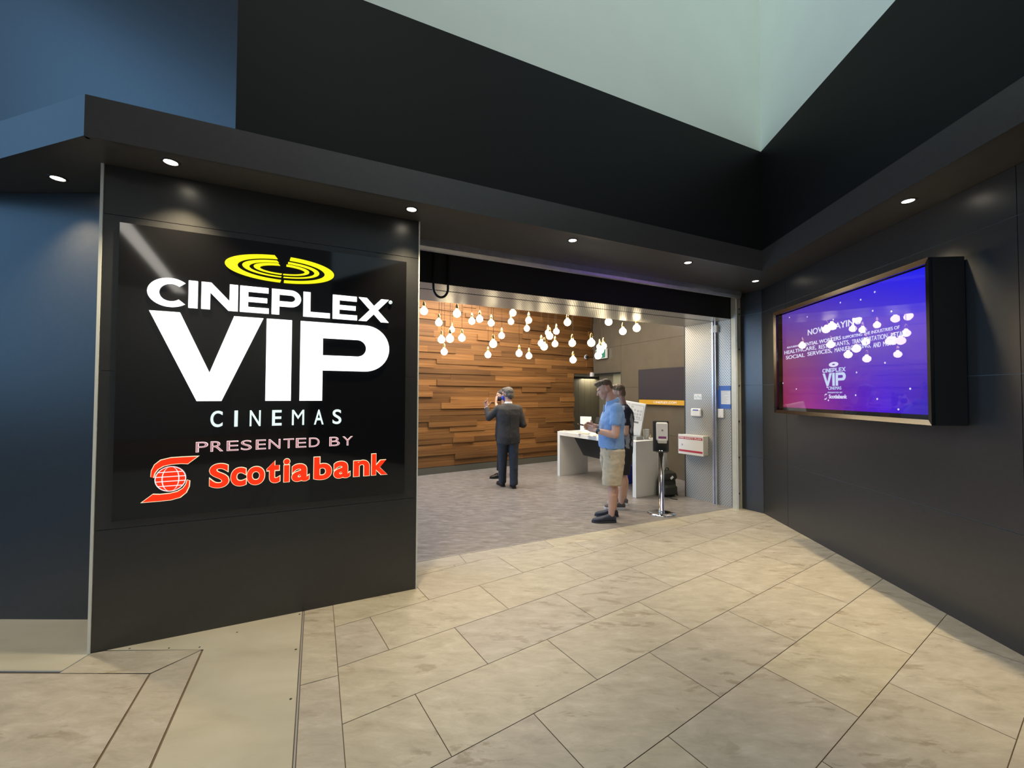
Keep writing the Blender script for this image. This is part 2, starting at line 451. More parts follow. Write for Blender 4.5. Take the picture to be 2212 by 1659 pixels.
# edge strips beside the expansion-joint cover
PT, P2, S2 = V(-1.490, 2.982), V(-1.875, 2.545), V(-2.004, 2.328)
far = NC * 8
cut = (G(685, 1471) - FT).dot(NC)
def band(l, r, t0, t1):
    return [l + NC * t0, r + NC * t0, r + NC * t1, l + NC * t1]
lp, rp = PT + C * .012, FT - C * GAP
rp = rp + NC * ((lp - rp).dot(NC))
c0 = cut + (FT - lp).dot(NC)
q = [lp - NC * .05, rp - NC * .05, rp + NC * (c0 - .002), lp + NC * (c0 - .002)]
slab(clip(q, COLP + NC * .001, NC))
slab([lp + NC * (c0 + .002), rp + NC * (c0 + .002), rp + NC * (c0 + 1.5), lp + NC * (c0 + 1.5)])
slab([lp + NC * (c0 + 1.504), rp + NC * (c0 + 1.504), rp + NC * 8, lp + NC * 8])
M1 = V(-2.455, 2.533)
e = .004
slab([P2 + V(-.004, -.008), P2 + far - C * e, S2 + far + C * e, S2 + V(.004, -.002)])
slab([V(-2.512, 2.328), S2 + V(-.004, .003), P2 + V(-.006, -.002), M1 + V(.0, -.006), V(-2.512, 2.503)])
slab([V(-12, 2.322), S2 + V(-.006, -.004), S2 + far - C * e, V(-12, -6)])
slab([PT - C * .004, PT + far - C * .004, P2 + far + C * e, P2 + V(.004, 0), M1 + V(.004, 0), COLP + C * .07 - NC * .02, PT - C * .004 - NC * .05], 1)
slab([V(-12, 2.352), V(-2.522, 2.352), V(-2.522, 2.98), V(-4.3, 2.98), V(-12, 5.2)], 1)
fl = struct('floor', bm, [stone, plate])
rr = random.Random(3)
paint(fl, lambda p: (rr.random(), rr.random(), rr.random()))
bm = bmesh.new(); face(bm, [V(-14, -12.5, -.005), V(6, -12.5, -.005), V(6, 8, -.005), V(-14, 8, -.005)])
struct('floor_joint', bm, grout)
bm = bmesh.new()                                 # steel edging strips of the expansion-joint cover, and its countersunk screws
box(bm, PT + C * .001 + V(0, 0, -.004), C * .007, far, Z3 * .0055)
box(bm, V(-12, 2.338, -.004), V(9.486, 0, 0), V(0, .012, 0), Z3 * .0065)
box(bm, COLP + V(-.004, -.155, -.004), V(.007, 0, 0), V(0, .155, 0), Z3 * .0055)
struct('trim_1', bm, grey_pl)
bm = bmesh.new()
for x, y in ((647, 1327), (639, 1403), (628, 1510)): lathe(bm, G(x, y) + V(0, 0, -.002), Z3, [(0, .007), (.0035, .006)], 10)
for x, y in ((280, 1401), (365, 1400), (431, 1398), (512, 1366)): lathe(bm, G(x, y) + V(0, 0, -.002), Z3, [(0, .006), (.003, .005)], 10)
struct('trim_2', bm, bolt_m)

# ---- lobby floor
bm = bmesh.new()
face(bm, [SILL + V(.4, .19, 0), SILL - C * 6.3, V(-8, 3.2, 0), V(-8, 12, 0), V(6, 12, 0), V(6, 6.4, 0)])
struct('floor_lobby', bm, vinyl)
bm = bmesh.new(); box(bm, SILL - C * 4.6 - NC * .004, C * 4.75, NC * .009, Z3 * .0035); struct('trim_3', bm, alu)

# ---- panelled walls (panels with open joints over a pale backing)
ZS = [0.0, 0.726, 1.695, 2.663, SOF]
def panelled(name, o, ex, L, xs, out, zs=ZS, mats=(panel, grey_pl), th=.014, gap=.0022):
    bm = bmesh.new(); o = Vector(o); xs = [0] + xs + [L]
    for i in range(len(xs) - 1):
        for j in range(len(zs) - 1):
            fs = box(bm, o + ex * (xs[i] + gap) + Z3 * (zs[j] + (gap if j else 0)), ex * (xs[i + 1] - xs[i] - 2 * gap), Z3 * (zs[j + 1] - zs[j] - gap * (1 if j == 0 else 2)), -out * th)
    for f in box(bm, o - out * (th - .006), ex * L, Z3 * zs[-1], -out * .1): f.material_index = 1
    return struct(name, bm, list(mats))
vj = (PL(1701, 1005, WALLR, aD) - WALLR).dot(-D)
panelled('wall_right', WALLR, -D, 11.0, [vj, vj + 2.45, vj + 4.9, vj + 7.35], ND)
POST = V(3.176, 5.713); rt = (WALLR - POST); rl = rt.length; rt.normalize()
panelled('wall_return', POST + rt * .005, rt, rl - .005, [], Vector((-rt.y * -1, -rt.x, 0)) * 1.0 if False else Vector((rt.y, -rt.x, 0)))
panelled('wall_left', V(-4.36, 2.871), V(1, 0, 0), 1.96, [], V(0, -1, 0), zs=[0, SOF])
panelled('wall_left_far', V(-4.36, 2.871) + V(-.9563, .2924) * 6.5, V(.9563, -.2924), 6.5, [3.2], V(-.2924, -.9563), zs=[0, SOF])
CW = 1.936
panelled('wall_front', COLP, C, CW, [], NC)
bm = bmesh.new()
hexa(bm, [COLP - NC * .09, COLP + C * CW - NC * .09, COLP + C * (CW - .18) - NC * .5, COLP + V(-.02, .36, 0)],
     [p + Z3 * SOF for p in (COLP - NC * .09, COLP + C * CW - NC * .09, COLP + C * (CW - .18) - NC * .5, COLP + V(-.02, .36, 0))])
struct('wall_front_core', bm, blackmat)
bm = bmesh.new()
box(bm, COLP - C * .015 + NC * .006, C * .014, -NC * .05, Z3 * SOF)
box(bm, COLP + C * (CW + .001) + NC * .004, C * .009, -NC * .05, Z3 * SOF)
struct('trim_4', bm, trim_white)

# ---- soffit, fascia, bulkhead and the white walls of the light well
FC, RC = V(-2.347, 2.217, SOF), V(2.824, 4.625, SOF)
FL = FC + V(-3.65, 1.115, 0) * 2.2; RE = RC + (V(2.627, 2.232, SOF) - RC).normalized() * 8.5
FT_ = 3.197
bm = bmesh.new()
sp_ = [FL, FC, RC, RE, RE + V(1.6, 0, 0), V(3.6, 5.4, SOF), V(3.25, 6.0, SOF), SILL + V(0, 0, SOF) - C * 5.5 - NC * .05, V(-10.8, 5.4, SOF)]
sp_ = [V(p.x, p.y, SOF) for p in sp_]
f1 = [bm.verts.new(p) for p in sp_]; f2 = [bm.verts.new(p + V(0, 0, .03)) for p in sp_]
bm.faces.new(f1); bm.faces.new(f2[::-1])
struct('ceiling', bm, soffit_m)
bm = bmesh.new()
def upright(bm, a, b, z0, z1, inn, th=.03):
    a = V(a.x, a.y, z0); b = V(b.x, b.y, z0); hexa(bm, [a, b, b + inn * th, a + inn * th], [a + Z3 * (z1 - z0), b + Z3 * (z1 - z0), b + inn * th + Z3 * (z1 - z0), a + inn * th + Z3 * (z1 - z0)])
inC = -NC; inD = -ND; inL = V(.29, .957, 0)
upright(bm, FC, RC, SOF - .004, FT_, inC); upright(bm, RC, RE, SOF - .004, FT_, inD); upright(bm, FL, FC, SOF - .004, FT_, inL)
struct('trim_5', bm, mat('fascia_panel', (.044, .041, .039), .36, 0, .55, noise=.08, nscale=30))
UE = V(-1.725, 2.512); REC = .025
ua = UE + inC * REC; ub = V(RC.x, RC.y) + inC * REC + inD * REC; uc = V(RE.x, RE.y) + inD * REC
bm = bmesh.new(); upright(bm, ua, ub, FT_ - .03, 4.345, inC); upright(bm, ub, uc, FT_ - .03, 4.345, inD)
face(bm, [V(FC.x, FC.y, FT_), V(RC.x, RC.y, FT_), ub + Z3 * FT_ + inC * .02, ua + Z3 * FT_ + inC * .02])
struct('wall_upper', bm, bulk)
bm = bmesh.new(); upright(bm, ua, ub, 4.345, 9, inC); upright(bm, ub, uc, 4.345, 9, inD)
struct('wall_light_well', bm, white_wall)
bm = bmesh.new()
ul = ua + V(-.9563, .2924, 0) * 9
upright(bm, ul, ua, FT_ - .02, 9, inL)
face(bm, [V(FL.x, FL.y, FT_), V(FC.x, FC.y, FT_), ua + Z3 * FT_, V(ul.x, ul.y, FT_)])
struct('wall_upper_left', bm, panel)

# ---- opening: header, grille track, jamb, guide post
NI = -NC                                         # into the lobby
rl0, rl1 = G(906.6, 515, SOF), G(1578, 626.7, SOF)
roff = (V(rl0.x, rl0.y) - SILL).dot(NC)
bm = bmesh.new()
HL = 3.2 + 2.2                                   # header reaches behind the sign wall
hr = SILL + C * .03
box(bm, hr - C * HL + Z3 * 2.625, C * HL, NI * .03, Z3 * .345)
struct('trim_6', bm, blackmat)
bm = bmesh.new()                                 # aluminium head rail in front of the header, with a rounded lip
prof = [(.0, .0), (.0, -.034), (.012, -.045), (.016, -.066), (.03, -.070), (.05, -.092), (.07, -.085), (.085, -.058), (.09, 0)]
ro = min(max(roff, .05), .2)
for t in range(1):
    q0 = [SILL + C * -5.0 + NC * (ro - .09 + x) + Z3 * (SOF + y) for x, y in prof]; q1 = [p + C * (5.0 - .005) for p in q0]
    hexa(bm, q0, q1)
struct('trim_7', bm, alu, smooth=False)
JB, JI = V(3.074, 5.735), V(2.672, 6.375)
HD = (JI - SILL).dot(NI)
tr = (PL(1548, 1085, JB, math.atan2((JI - JB).x, (JI - JB).y)) - SILL).dot(NI)   # depth of the grille track
def uvface(bm, o, ex, ey, L, H, uvl):
    f = face(bm, [o, o + ex * L, o + ex * L + ey * H, o + ey * H])
    for lp, uv in zip(f.loops, ((0, 0), (L, 0), (L, H), (0, H))): lp[uvl].uv = uv
    return f
bm = bmesh.new(); uvl = bm.loops.layers.uv.new('UVMap')
zh = 2.62
o = SILL - C * 5.2 + Z3 * zh
uvface(bm, o + NI * .0, C, NI, 5.25, tr - .014, uvl)
uvface(bm, o + NI * (tr + .014), C, NI, 5.25, HD - tr - .014, uvl)
struct('ceiling_header', bm, perf)
bm = bmesh.new()
box(bm, o + NI * .03 + Z3 * .004, C * 5.25, NI * (HD - .03), Z3 * .06)
box(bm, o + NI * (HD - .02) + Z3 * .002, C * 5.25, NI * .02, Z3 * .98)
struct('trim_8', bm, mat('header_lining', (.05, .047, .06), .6))
# jamb
jd = (JI - JB); jl = jd.length; jd.normalize(); jn = Vector((-jd.y, jd.x, 0)) * 1.0
if jn.dot(V(-1, -.6)) < 0: jn = -jn
bm = bmesh.new(); uvl = bm.loops.layers.uv.new('UVMap')
uvface(bm, JB + jn * .001 + Z3 * .0, jd, Z3, jl, zh, uvl)
struct('wall_jamb', bm, perf)
bm = bmesh.new()
hexa(bm, [JB, JI, JI + V(.62, .3), JB + V(.36, .17)], [p + Z3 * 3.0 for p in (JB, JI, JI + V(.62, .3), JB + V(.36, .17))])
struct('wall_jamb_core', bm, blackmat)
bm = bmesh.new(); box(bm, JB + jn * .003, jd * .02, jn * .004, Z3 * zh); box(bm, JI - jd * .012 + jn * .003, jd * .012, jn * .004, Z3 * zh)
struct('trim_9', bm, dark_pl)
JA = math.atan2(jd.x, jd.y)
t0 = PL(1548, 1085, JB, JA); ts = (t0 - JB).dot(jd)
bm = bmesh.new()
box(bm, JB + jd * (ts - .03) + jn * .002, jd * .06, jn * .012, Z3 * zh)
box(bm, JB + jd * (ts - .03) + jn * .002, jd * .010, jn * .045, Z3 * zh); box(bm, JB + jd * (ts + .012) + jn * .002, jd * .018, jn * .04, Z3 * zh)
struct('trim_10', bm, alu)
bm = bmesh.new(); box(bm, JB + jd * (ts - .052) + jn * .002 + Z3 * 2.46, jd * .05, jn * .05, Z3 * .10); box(bm, JB + jd * (ts + .03) + jn * .002 + Z3 * 2.46, jd * .03, jn * .03, Z3 * .06)
struct('trim_11', bm, white_pl)
# guide post with bolts
p1 = V(POST.x, POST.y); p0 = p1 - C * .118
bm = bmesh.new()
box(bm, p0 + C * .034, C * .082, NI * .06, Z3 * (SOF - .02))
box(bm, p0 + C * .004 + NC * .012, C * .030, NI * .07, Z3 * (SOF - .06))
box(bm, p0 + C * .112 + NC * .004, C * .006, NI * .06, Z3 * (SOF - .02))
pst = struct('trim_12', bm, alu_pale)
bm = bmesh.new(); box(bm, p0 + C * .012 + NC * .024, C * .008, NI * .02, Z3 * (SOF - .08)); o_ = obj('guide_rail', bm, white_pl, pst)
for y in (640, 668, 679, 755, 833, 910, 988, 1066):
    b = PL(1596.5, y, p0, aC); bm = bmesh.new(); lathe(bm, V(b.x, b.y, b.z), NC, [(-.002, .013), (.004, .013), (.009, .008)], 12); obj('bolt', bm, bolt_m, pst, True)

# ---- lobby: timber wall, screen wall, corridor
WD = hd(rad(57.36)); W0 = V(-1.808, 7.872); NW = Vector((WD.y, -WD.x, 0))
LC = 3.62                                        # lobby ceiling height
def wood_wall():
    bm = bmesh.new(); rnd = random.Random(11); z = .14
    while z < LC - .02:
        h = rnd.choice((.088, .105, .118, .118, .13)); h = min(h, LC - z)
        end = 4.54 if z > 1.99 else 3.92
        u = -5.2 - rnd.random()
        while u < end:
            L = rnd.uniform(.45, 1.7); e_ = min(u + L, end)
            if end - e_ < .15: e_ = end
            d = rnd.choice((.004, .010, .018, .028, .040, .050, .014, .022))
            box(bm, W0 + WD * (u + .0008) + Z3 * (z + .0008), WD * (e_ - u - .0016), NW * d, Z3 * (h - .0016))
            u = e_
        z += h
    o = struct('wall_back', bm, wood)
    cur = {}
    def tone(p):
        k = p.index // 6
        if k not in cur: cur[k] = (rnd.random(), rnd.random(), rnd.random())
        return cur[k]
    paint(o, tone)
wood_wall()
bm = bmesh.new()
box(bm, W0 - WD * 6.3 - NW * .05, WD * 10.2, NW * .05, Z3 * 2.0); box(bm, W0 - WD * 6.3 - NW * .05 + Z3 * 2.0, WD * 10.84, NW * .05, Z3 * (LC - 2.0))
struct('wall_back_core', bm, base_m)
bm = bmesh.new(); box(bm, W0 - WD * 6.3, WD * 10.22, NW * .012, Z3 * .13); struct('baseboard_back', bm, base_m)
# screen wall
T0 = V(3.1, 7.62); NTW = V(-T.y, T.x, 0)
if NTW.dot(V(-1, -1)) < 0: NTW = -NTW
def tu(x, y): return (PL(x, y, T0, aT) - T0).dot(T)
def tz(x, y): return PL(x, y, T0, aT).z
d0, d1 = tu(1341.6, 840), tu(1283, 840); dz = tz(1341.6, 803.5)
zj = tz(1400, 737)
def tw(name, a, b, z0, z1, mats=None):
    bm = bmesh.new(); zs = [z0] + [z for z in (zj - 2 * .93, zj - .93, zj) if z0 < z < z1] + [z1]
    for i in range(len(zs) - 1): box(bm, T0 + T * (a + .002) + Z3 * (zs[i] + .002), T * (b - a - .004), Z3 * (zs[i + 1] - zs[i] - .004), -NTW * .02)
    for f in box(bm, T0 + T * a - NTW * .012 + Z3 * z0, T * (b - a), Z3 * (z1 - z0), -NTW * .06): f.material_index = 1
    return bm
bm = tw('', -1.75, d0, 0, LC); bm2 = tw('', d0, d1 + .02, dz + .02, LC)
me = bpy.data.meshes.new('t'); bm2.to_mesh(me); bm.from_mesh(me); bpy.data.meshes.remove(me); bm2.free()
struct('wall_screens', bm, [taupe, olive])
bm = bmesh.new(); box(bm, T0 + T * d0 - NTW * .16, T * (d1 - d0), Z3 * (dz + .02), -NTW * .04); dr = struct('door_1', bm, olive)
bm = bmesh.new(); box(bm, T0 + T * (d0 + .03) - NTW * .155, T * (d1 - d0) * .42, Z3 * (dz - .02), NTW * .012); obj('door_leaf', bm, olive_light, dr)
bm = bmesh.new(); box(bm, T0 + T * (d0 - .02), T * .03, Z3 * (dz + .03), -NTW * .15); box(bm, T0 + T * d0 + Z3 * dz, T * (d1 - d0), Z3 * .025, -NTW * .15); obj('door_frame', bm, base_m, dr)
# recess to the right of the timber wall, lined with narrow boards
bm = bmesh.new()
rb = W0 + WD * 3.75 - NW * .62
for i in range(8): box(bm, rb + WD * (.22 * i + .003), WD * .214, Z3 * 2.3, -NW * .02)
box(bm, rb - NW * .02, WD * 1.8, Z3 * 2.3, -NW * .03)
box(bm, W0 + WD * 3.93 - NW * .62, WD * -.03, NW * .6, Z3 * 2.02)
box(bm, W0 + WD * 3.8 - NW * .62 + Z3 * 2.03, WD * 1.2, NW * .60, Z3 * .04)
struct('wall_recess', bm, olive)
# lobby ceiling and the hidden sides
bm = bmesh.new(); face(bm, [SILL + NI * .7 + C * 1.2 + Z3 * LC, SILL + NI * .7 - C * 9 + Z3 * LC, V(-8, 12, LC), V(6, 12, LC)]); struct('ceiling_lobby', bm, lobby_ceil)
bm = bmesh.new(); upright(bm, SILL - C * 4.6 + NI * .1, SILL - C * 6.5 + NI * .1, 0, LC, NI); upright(bm, V(-6.2, 2), V(-6.2, 11), 0, LC, V(-1, 0, 0))
struct('wall_lobby_left', bm, plain_wall)
# the concourse behind the viewer
bm = bmesh.new(); upright(bm, V(-13, -12), V(7, -12), 0, 5, V(0, -1, 0)); struct('wall_rear', bm, plain_wall)

# ================================================================== THINGS
# ---- recessed downlights in the soffit
def downlight(x, y, z, label, power=150, group='recessed downlights in the black soffit', r=.037, spot=True, cone=86):
    t = thing('downlight', label, 'downlight', (x, y, z), group)
    bm = bmesh.new(); b = V(x, y, z)
    u = V(1, 0, 0); v = V(0, 1, 0)
    for ra, rb_, za, zb in ((r + .014, r + .012, 0, -.005), (r + .012, r, -.005, -.004), (r, r - .004, -.004, .012)):
        bridge(bm, ring(bm, b + Z3 * za, u, v, 24, ra), ring(bm, b + Z3 * zb, u, v, 24, rb_))
    obj('trim_ring', bm, dark_pl, t, True)
    bm = bmesh.new(); lathe(bm, b + Z3 * -.003, Z3, [(0, r - .003), (.003, r - .003)], 24)
    obj('lens', bm, lamp_lens, t, True)
    if spot:
        l = bpy.data.lights.new('downlight_beam', 'SPOT'); l.energy = power; l.color = (1.0, .80, .50); l.spot_size = rad(cone); l.spot_blend = 1.0; l.shadow_soft_size = .022
        o = bpy.data.objects.new('downlight_beam', l); COL.objects.link(o); o.location = (x, y, z - .02)
    return t
DP = 105
downlight(-2.994, 2.675, SOF, 'lit round downlight at the far left, in the soffit over the blue-lit side wall', DP * 1.0, cone=100)
downlight(-2.089, 2.480, SOF, 'lit round downlight in the soffit above the left half of the illuminated sign', DP * 1.1, cone=96)
downlight(-0.772, 3.111, SOF, 'lit round downlight above the right edge of the sign wall', DP)
downlight(0.550, 3.732, SOF, 'lit round downlight in the soffit over the middle of the lobby opening', DP)
downlight(1.870, 4.353, SOF, 'lit round downlight in the soffit over the right part of the lobby opening', DP)
downlight(3.005, 5.055, SOF, 'small lit downlight in the inner corner of the soffit beside the guide post', DP * .8)
downlight(2.862, 2.945, SOF, 'lit round downlight above the display screen on the right wall', DP * 2.4, cone=74)
downlight(2.655, 0.83, SOF, 'lit round downlight nearest the viewer in the right-hand soffit', DP)

# ---- illuminated sign
sg = thing('wall_sign', 'large illuminated square black sign with yellow, white and red lettering on the dark sign wall', 'sign', COLP + C * .96 + Z3 * .78)
def sp2(u, z, d): return COLP + C * u + Z3 * z + NC * d
def ext2(bm, loop, d0, d1, P=sp2):
    a = [P(x, z, d1) for x, z in loop]; b = [P(x, z, d0) for x, z in loop]
    return hexa(bm, a, b)
def strip2(bm, outer, inner, d0, d1, P=sp2):
    of = [bm.verts.new(P(x, z, d1)) for x, z in outer]; inf = [bm.verts.new(P(x, z, d1)) for x, z in inner]
    ob = [bm.verts.new(P(x, z, d0)) for x, z in outer]; ib = [bm.verts.new(P(x, z, d0)) for x, z in inner]
    n = len(of)
    for i in range(n - 1):
        bm.faces.new((of[i], of[i + 1], inf[i + 1], inf[i])); bm.faces.new((ob[i], ib[i], ib[i + 1], ob[i + 1]))
        bm.faces.new((of[i], ob[i], ob[i + 1], of[i + 1])); bm.faces.new((inf[i], inf[i + 1], ib[i + 1], ib[i]))
    bm.faces.new((of[0], inf[0], ib[0], ob[0])); bm.faces.new((of[-1], ob[-1], ib[-1], inf[-1]))
def arc(cx, cz, rx, rz, a0, a1, n=16):
    return [(cx + rx * math.cos(rad(a0 + (a1 - a0) * i / n)), cz + rz * math.sin(rad(a0 + (a1 - a0) * i / n))) for i in range(n + 1)]
bm = bmesh.new(); box(bm, sp2(.0865, .777, .001), C * 1.7495, Z3 * 1.838, NC * .022); obj('sign_panel', bm, gloss, sg)
SD0, SD1 = .0225, .034
def rect(bm, x0, x1, z0, z1, P=sp2, d0=SD0, d1=SD1): ext2(bm, [(x0, z0), (x1, z0), (x1, z1), (x0, z1)], d0, d1, P)
def wide_letter(ch, x0, x1, z0, z1, P=sp2, d0=SD0, d1=SD1, t=.036, tv=.046):
    bm = bmesh.new(); h = z1 - z0; w_ = x1 - x0
    if ch == 'C':
        cx = x0 + w_ * .58; cz = (z0 + z1) / 2; rx = w_ * .58; rz = h * .52
        strip2(bm, arc(cx, cz, rx, rz, 48, 312, 30), arc(cx + w_ * .02, cz, rx - tv * 1.15, rz - t, 48, 312, 30), d0, d1, P)
    elif ch == 'I': rect(bm, x0, x1, z0, z1, P, d0, d1)
    elif ch == 'N': ext2(bm, [(x0, z0), (x0 + tv, z0), (x0 + tv, z1 - h * .36), (x1 - tv * 1.15, z0), (x1, z0), (x1, z1), (x1 - tv, z1), (x1 - tv, z0 + h * .36), (x0 + tv * 1.15, z1), (x0, z1)], d0, d1, P)
    elif ch == 'E':
        ext2(bm, [(x0, z0), (x1, z0), (x1, z0 + t), (x0 + tv, z0 + t), (x0 + tv, z0 + h / 2 - t * .45), (x1 - w_ * .06, z0 + h / 2 - t * .45), (x1 - w_ * .06, z0 + h / 2 + t * .45), (x0 + tv, z0 + h / 2 + t * .45), (x0 + tv, z1 - t), (x1 - w_ * .02, z1 - t), (x1 - w_ * .02, z1), (x0, z1)], d0, d1, P)
    elif ch == 'P':
        rect(bm, x0, x0 + tv, z0, z1, P, d0, d1); zb = z0 + h * .33; r = (z1 - zb) / 2; cz = (z1 + zb) / 2; ri = r - t
        o_ = [(x0 + tv, z1)] + arc(x1 - r * 1.1, cz, r * 1.1, r, 90, -90) + [(x0 + tv, zb)]
        i_ = [(x0 + tv, z1 - t)] + arc(x1 - r * 1.1, cz, max(ri, .004) * 1.2, max(ri, .004), 90, -90) + [(x0 + tv, zb + t)]
        strip2(bm, o_, i_, d0, d1, P)
    elif ch == 'L': ext2(bm, [(x0, z0), (x1, z0), (x1, z0 + t), (x0 + tv, z0 + t), (x0 + tv, z1), (x0, z1)], d0, d1, P)
    elif ch == 'X':
        k = tv * 1.25; ext2(bm, [(x0, z0), (x0 + k, z0), (x1, z1), (x1 - k, z1)], d0, d1, P); ext2(bm, [(x0 + k, z1), (x0, z1), (x1 - k, z0), (x1, z0)], d0, d1 - .0006, P)
    return bm
TITLE = [('C', .229, .426), ('I', .439, .486), ('N', .507, .708), ('E', .721, .890), ('P', .908, 1.09), ('L', 1.105, 1.281), ('E', 1.299, 1.469), ('X', 1.480, 1.701)]
def vip(kind, P, d0, d1):
    bm = bmesh.new()
    if kind == 'V':
        ext2(bm, [(.241, 2.080), (.494, 1.508), (.560, 1.508), (.559, 1.692), (.395, 2.080)], d0, d1, P); ext2(bm, [(.559, 1.692), (.560, 1.508), (.627, 1.508), (.859, 2.080), (.690, 2.080)], d0, d1, P)
    elif kind == 'I': rect(bm, .880, 1.035, 1.508, 2.080, P, d0, d1)
    else:
        rect(bm, 1.090, 1.237, 1.508, 2.080, P, d0, d1)
        strip2(bm, [(1.237, 2.080)] + arc(1.53, 1.9045, .177, .1755, 90, -90, 20) + [(1.237, 1.729)], [(1.237, 1.966)] + arc(1.474, 1.903, .063, .063, 90, -90, 20) + [(1.237, 1.84)], d0, d1, P)
    return bm
def group_part(name, parent, loc):
    o = bpy.data.objects.new(name, None); COL.objects.link(o); o.empty_display_size = .05
    o.parent = parent; o.matrix_parent_inverse = parent_inv(parent); o.location = loc
    return o
def rings(P, d0, d1, name, parent, m):
    for i, (ro_, zo, ri, zi) in enumerate(((.337, .094, .270, .073), (.238, .058, .202, .0485), (.172, .0385, .139, .028))):
        for s in (0, 1):
            a0, a1 = ((98, 268), (-88, 81))[s]; ci = (.968 + (.012, .008, .004)[i] * (1 - 2 * s) * 0, 2.437)
            bm = bmesh.new(); strip2(bm, arc(ci[0], ci[1], ro_, zo, a0, a1, 36), arc(ci[0] + .004, ci[1] - .003, ri, zi, a0 + (1 - s) * -1, a1, 36), d0, d1, P); obj(name, bm, m, parent)
ty = group_part('ring_emblem', sg, sp2(.968, 2.437, .03)); rings(sp2, SD0, SD1, 'ring_segment', ty, lit_yellow)
tl = group_part('title_lettering', sg, sp2(.96, 2.115, .03))
for ch, x0, x1 in TITLE: obj('letter', wide_letter(ch, x0, x1, 2.115, 2.293), lit_white, tl)
bm = bmesh.new(); strip2(bm, arc(1.714, 2.277, .013, .013, 0, 360, 20), arc(1.714, 2.277, .009, .009, 0, 360, 20), SD0, SD1); rect(bm, 1.7105, 1.7145, 2.271, 2.283); rect(bm, 1.7145, 1.7185, 2.276, 2.282); obj('registered_mark', bm, lit_dim, tl)
tv_ = group_part('large_lettering', sg, sp2(.96, 1.508, .03))
for k in 'VIP': obj('letter', vip(k, sp2, SD0, SD1), lit_white, tv_)
O_, = (COLP + NC * SD0,)
def two_tone(ch, x0, x1, z0, z1, bold, mb, mf, parent, grow=.0045, d=.012):
    a = text_on('letter', ch, O_, C, Z3, x0 - grow, x1 + grow, z0 - grow, z1 + grow, d * .6, None, None, bold + .018, NC)
    b = text_on('face', ch, O_ + NC * d * .6, C, Z3, x0, x1, z0, z1, d * .4, None, None, bold, NC)
    bm = bmesh.new(); bm.from_mesh(a.data); n = len(bm.faces); bm.from_mesh(b.data); bm.faces.ensure_lookup_table()
    for f in bm.faces: f.material_index = 0 if f.index < n else 1
    bm.faces.index_update()
    for i, f in enumerate(bm.faces): f.material_index = 0 if i < n else 1
    for q in (a, b): me = q.data; bpy.data.objects.remove(q); bpy.data.meshes.remove(me)
    return obj('letter', bm, [mb, mf], parent)
tc_ = group_part('small_lettering', sg, sp2(.96, 1.335, .03))
for ch, x0, x1 in (('C', .571, .636), ('I', .703, .721), ('N', .791, .854), ('E', .923, .981), ('M', 1.045, 1.122), ('A', 1.186, 1.249), ('S', 1.309, 1.369)):
    text_on('letter', ch, O_, C, Z3, x0, x1, 1.335, 1.443, .014, lit_dim, tc_, .012 if ch not in 'MN' else -.001, NC)
tp = group_part('caption_lettering', sg, sp2(.96, 1.175, .03))
for ch, x0, x1 in (('P', .497, .557), ('R', .576, .640), ('E', .665, .726), ('S', .745, .802), ('E', .831, .886), ('N', .907, .973), ('T', .997, 1.057), ('E', 1.074, 1.136), ('D', 1.158, 1.222), ('B', 1.292, 1.358), ('Y', 1.381, 1.448)):
    two_tone(ch, x0, x1, 1.176, 1.238, -.016, lit_pinkline, lit_pink, tp, .0024)
ts_ = group_part('sponsor_lettering', sg, sp2(1.13, .935, .03))
for ch, x0, x1, z0, z1 in (('S', .572, .678, .934, 1.092), ('c', .690, .776, .935, 1.058), ('o', .781, .884, .935, 1.058), ('t', .898, .976, .938, 1.090), ('i', .999, 1.036, .938, 1.099), ('a', 1.050, 1.160, .935, 1.058), ('b', 1.190, 1.308, .935, 1.099), ('a', 1.322, 1.434, .935, 1.058), ('n', 1.459, 1.571, .938, 1.056), ('k', 1.588, 1.702, .938, 1.099)):
    two_tone(ch, x0, x1, z0, z1, .030, lit_edge, lit_red, ts_, .0035)
te = group_part('globe_emblem', sg, sp2(.37, 1.014, .03))
GC = (.368, 1.0135)
up_o = [(.505, 1.147), (.43, 1.1475), (.365, 1.146), (.318, 1.134), (.288, 1.108), (.273, 1.07), (.271, 1.032)]
up_i = [(.455, 1.104), (.42, 1.1085), (.368, 1.1065), (.330, 1.0985), (.302, 1.079), (.287, 1.055), (.281, 1.028)]
def swoosh(P, d0, d1, flip, grow):
    bm = bmesh.new(); g = lambda q, k: (q[0] + k * (q[0] - .37) * .0, q[1])
    o_, i_ = list(up_o), list(up_i)
    if grow:
        o_ = [(x - (.004 if j > 2 else 0) + (.010 if j == 0 else 0), z + (.004 if j < 4 else .002)) for j, (x, z) in enumerate(o_)]
        i_ = [(x + (.004 if j > 2 else 0), z - (.004 if j < 4 else .002)) for j, (x, z) in enumerate(i_)]
    if flip: o_ = [(2 * GC[0] - x, 2 * GC[1] - z) for x, z in o_]; i_ = [(2 * GC[0] - x, 2 * GC[1] - z) for x, z in i_]
    strip2(bm, o_, i_, d0, d1, P); return bm
for fl_ in (0, 1):
    obj('swoosh_edge', swoosh(sp2, SD0, SD0 + .007, fl_, 1), lit_edge, te); obj('swoosh', swoosh(sp2, SD0 + .007, SD1, fl_, 0), lit_red, te)
bm = bmesh.new(); ext2(bm, arc(GC[0], GC[1], .0775, .0775, 0, 348.75, 31), SD0, SD0 + .006); obj('globe_disc', bm, lit_red, te)
bm = bmesh.new()
for dz_ in (-.044, -.0145, .0145, .044):
    hw = math.sqrt(.0775 ** 2 - dz_ ** 2); rect(bm, GC[0] - hw, GC[0] + hw, GC[1] + dz_ - .0022, GC[1] + dz_ + .0022, sp2, SD0 + .006, SD0 + .0085)
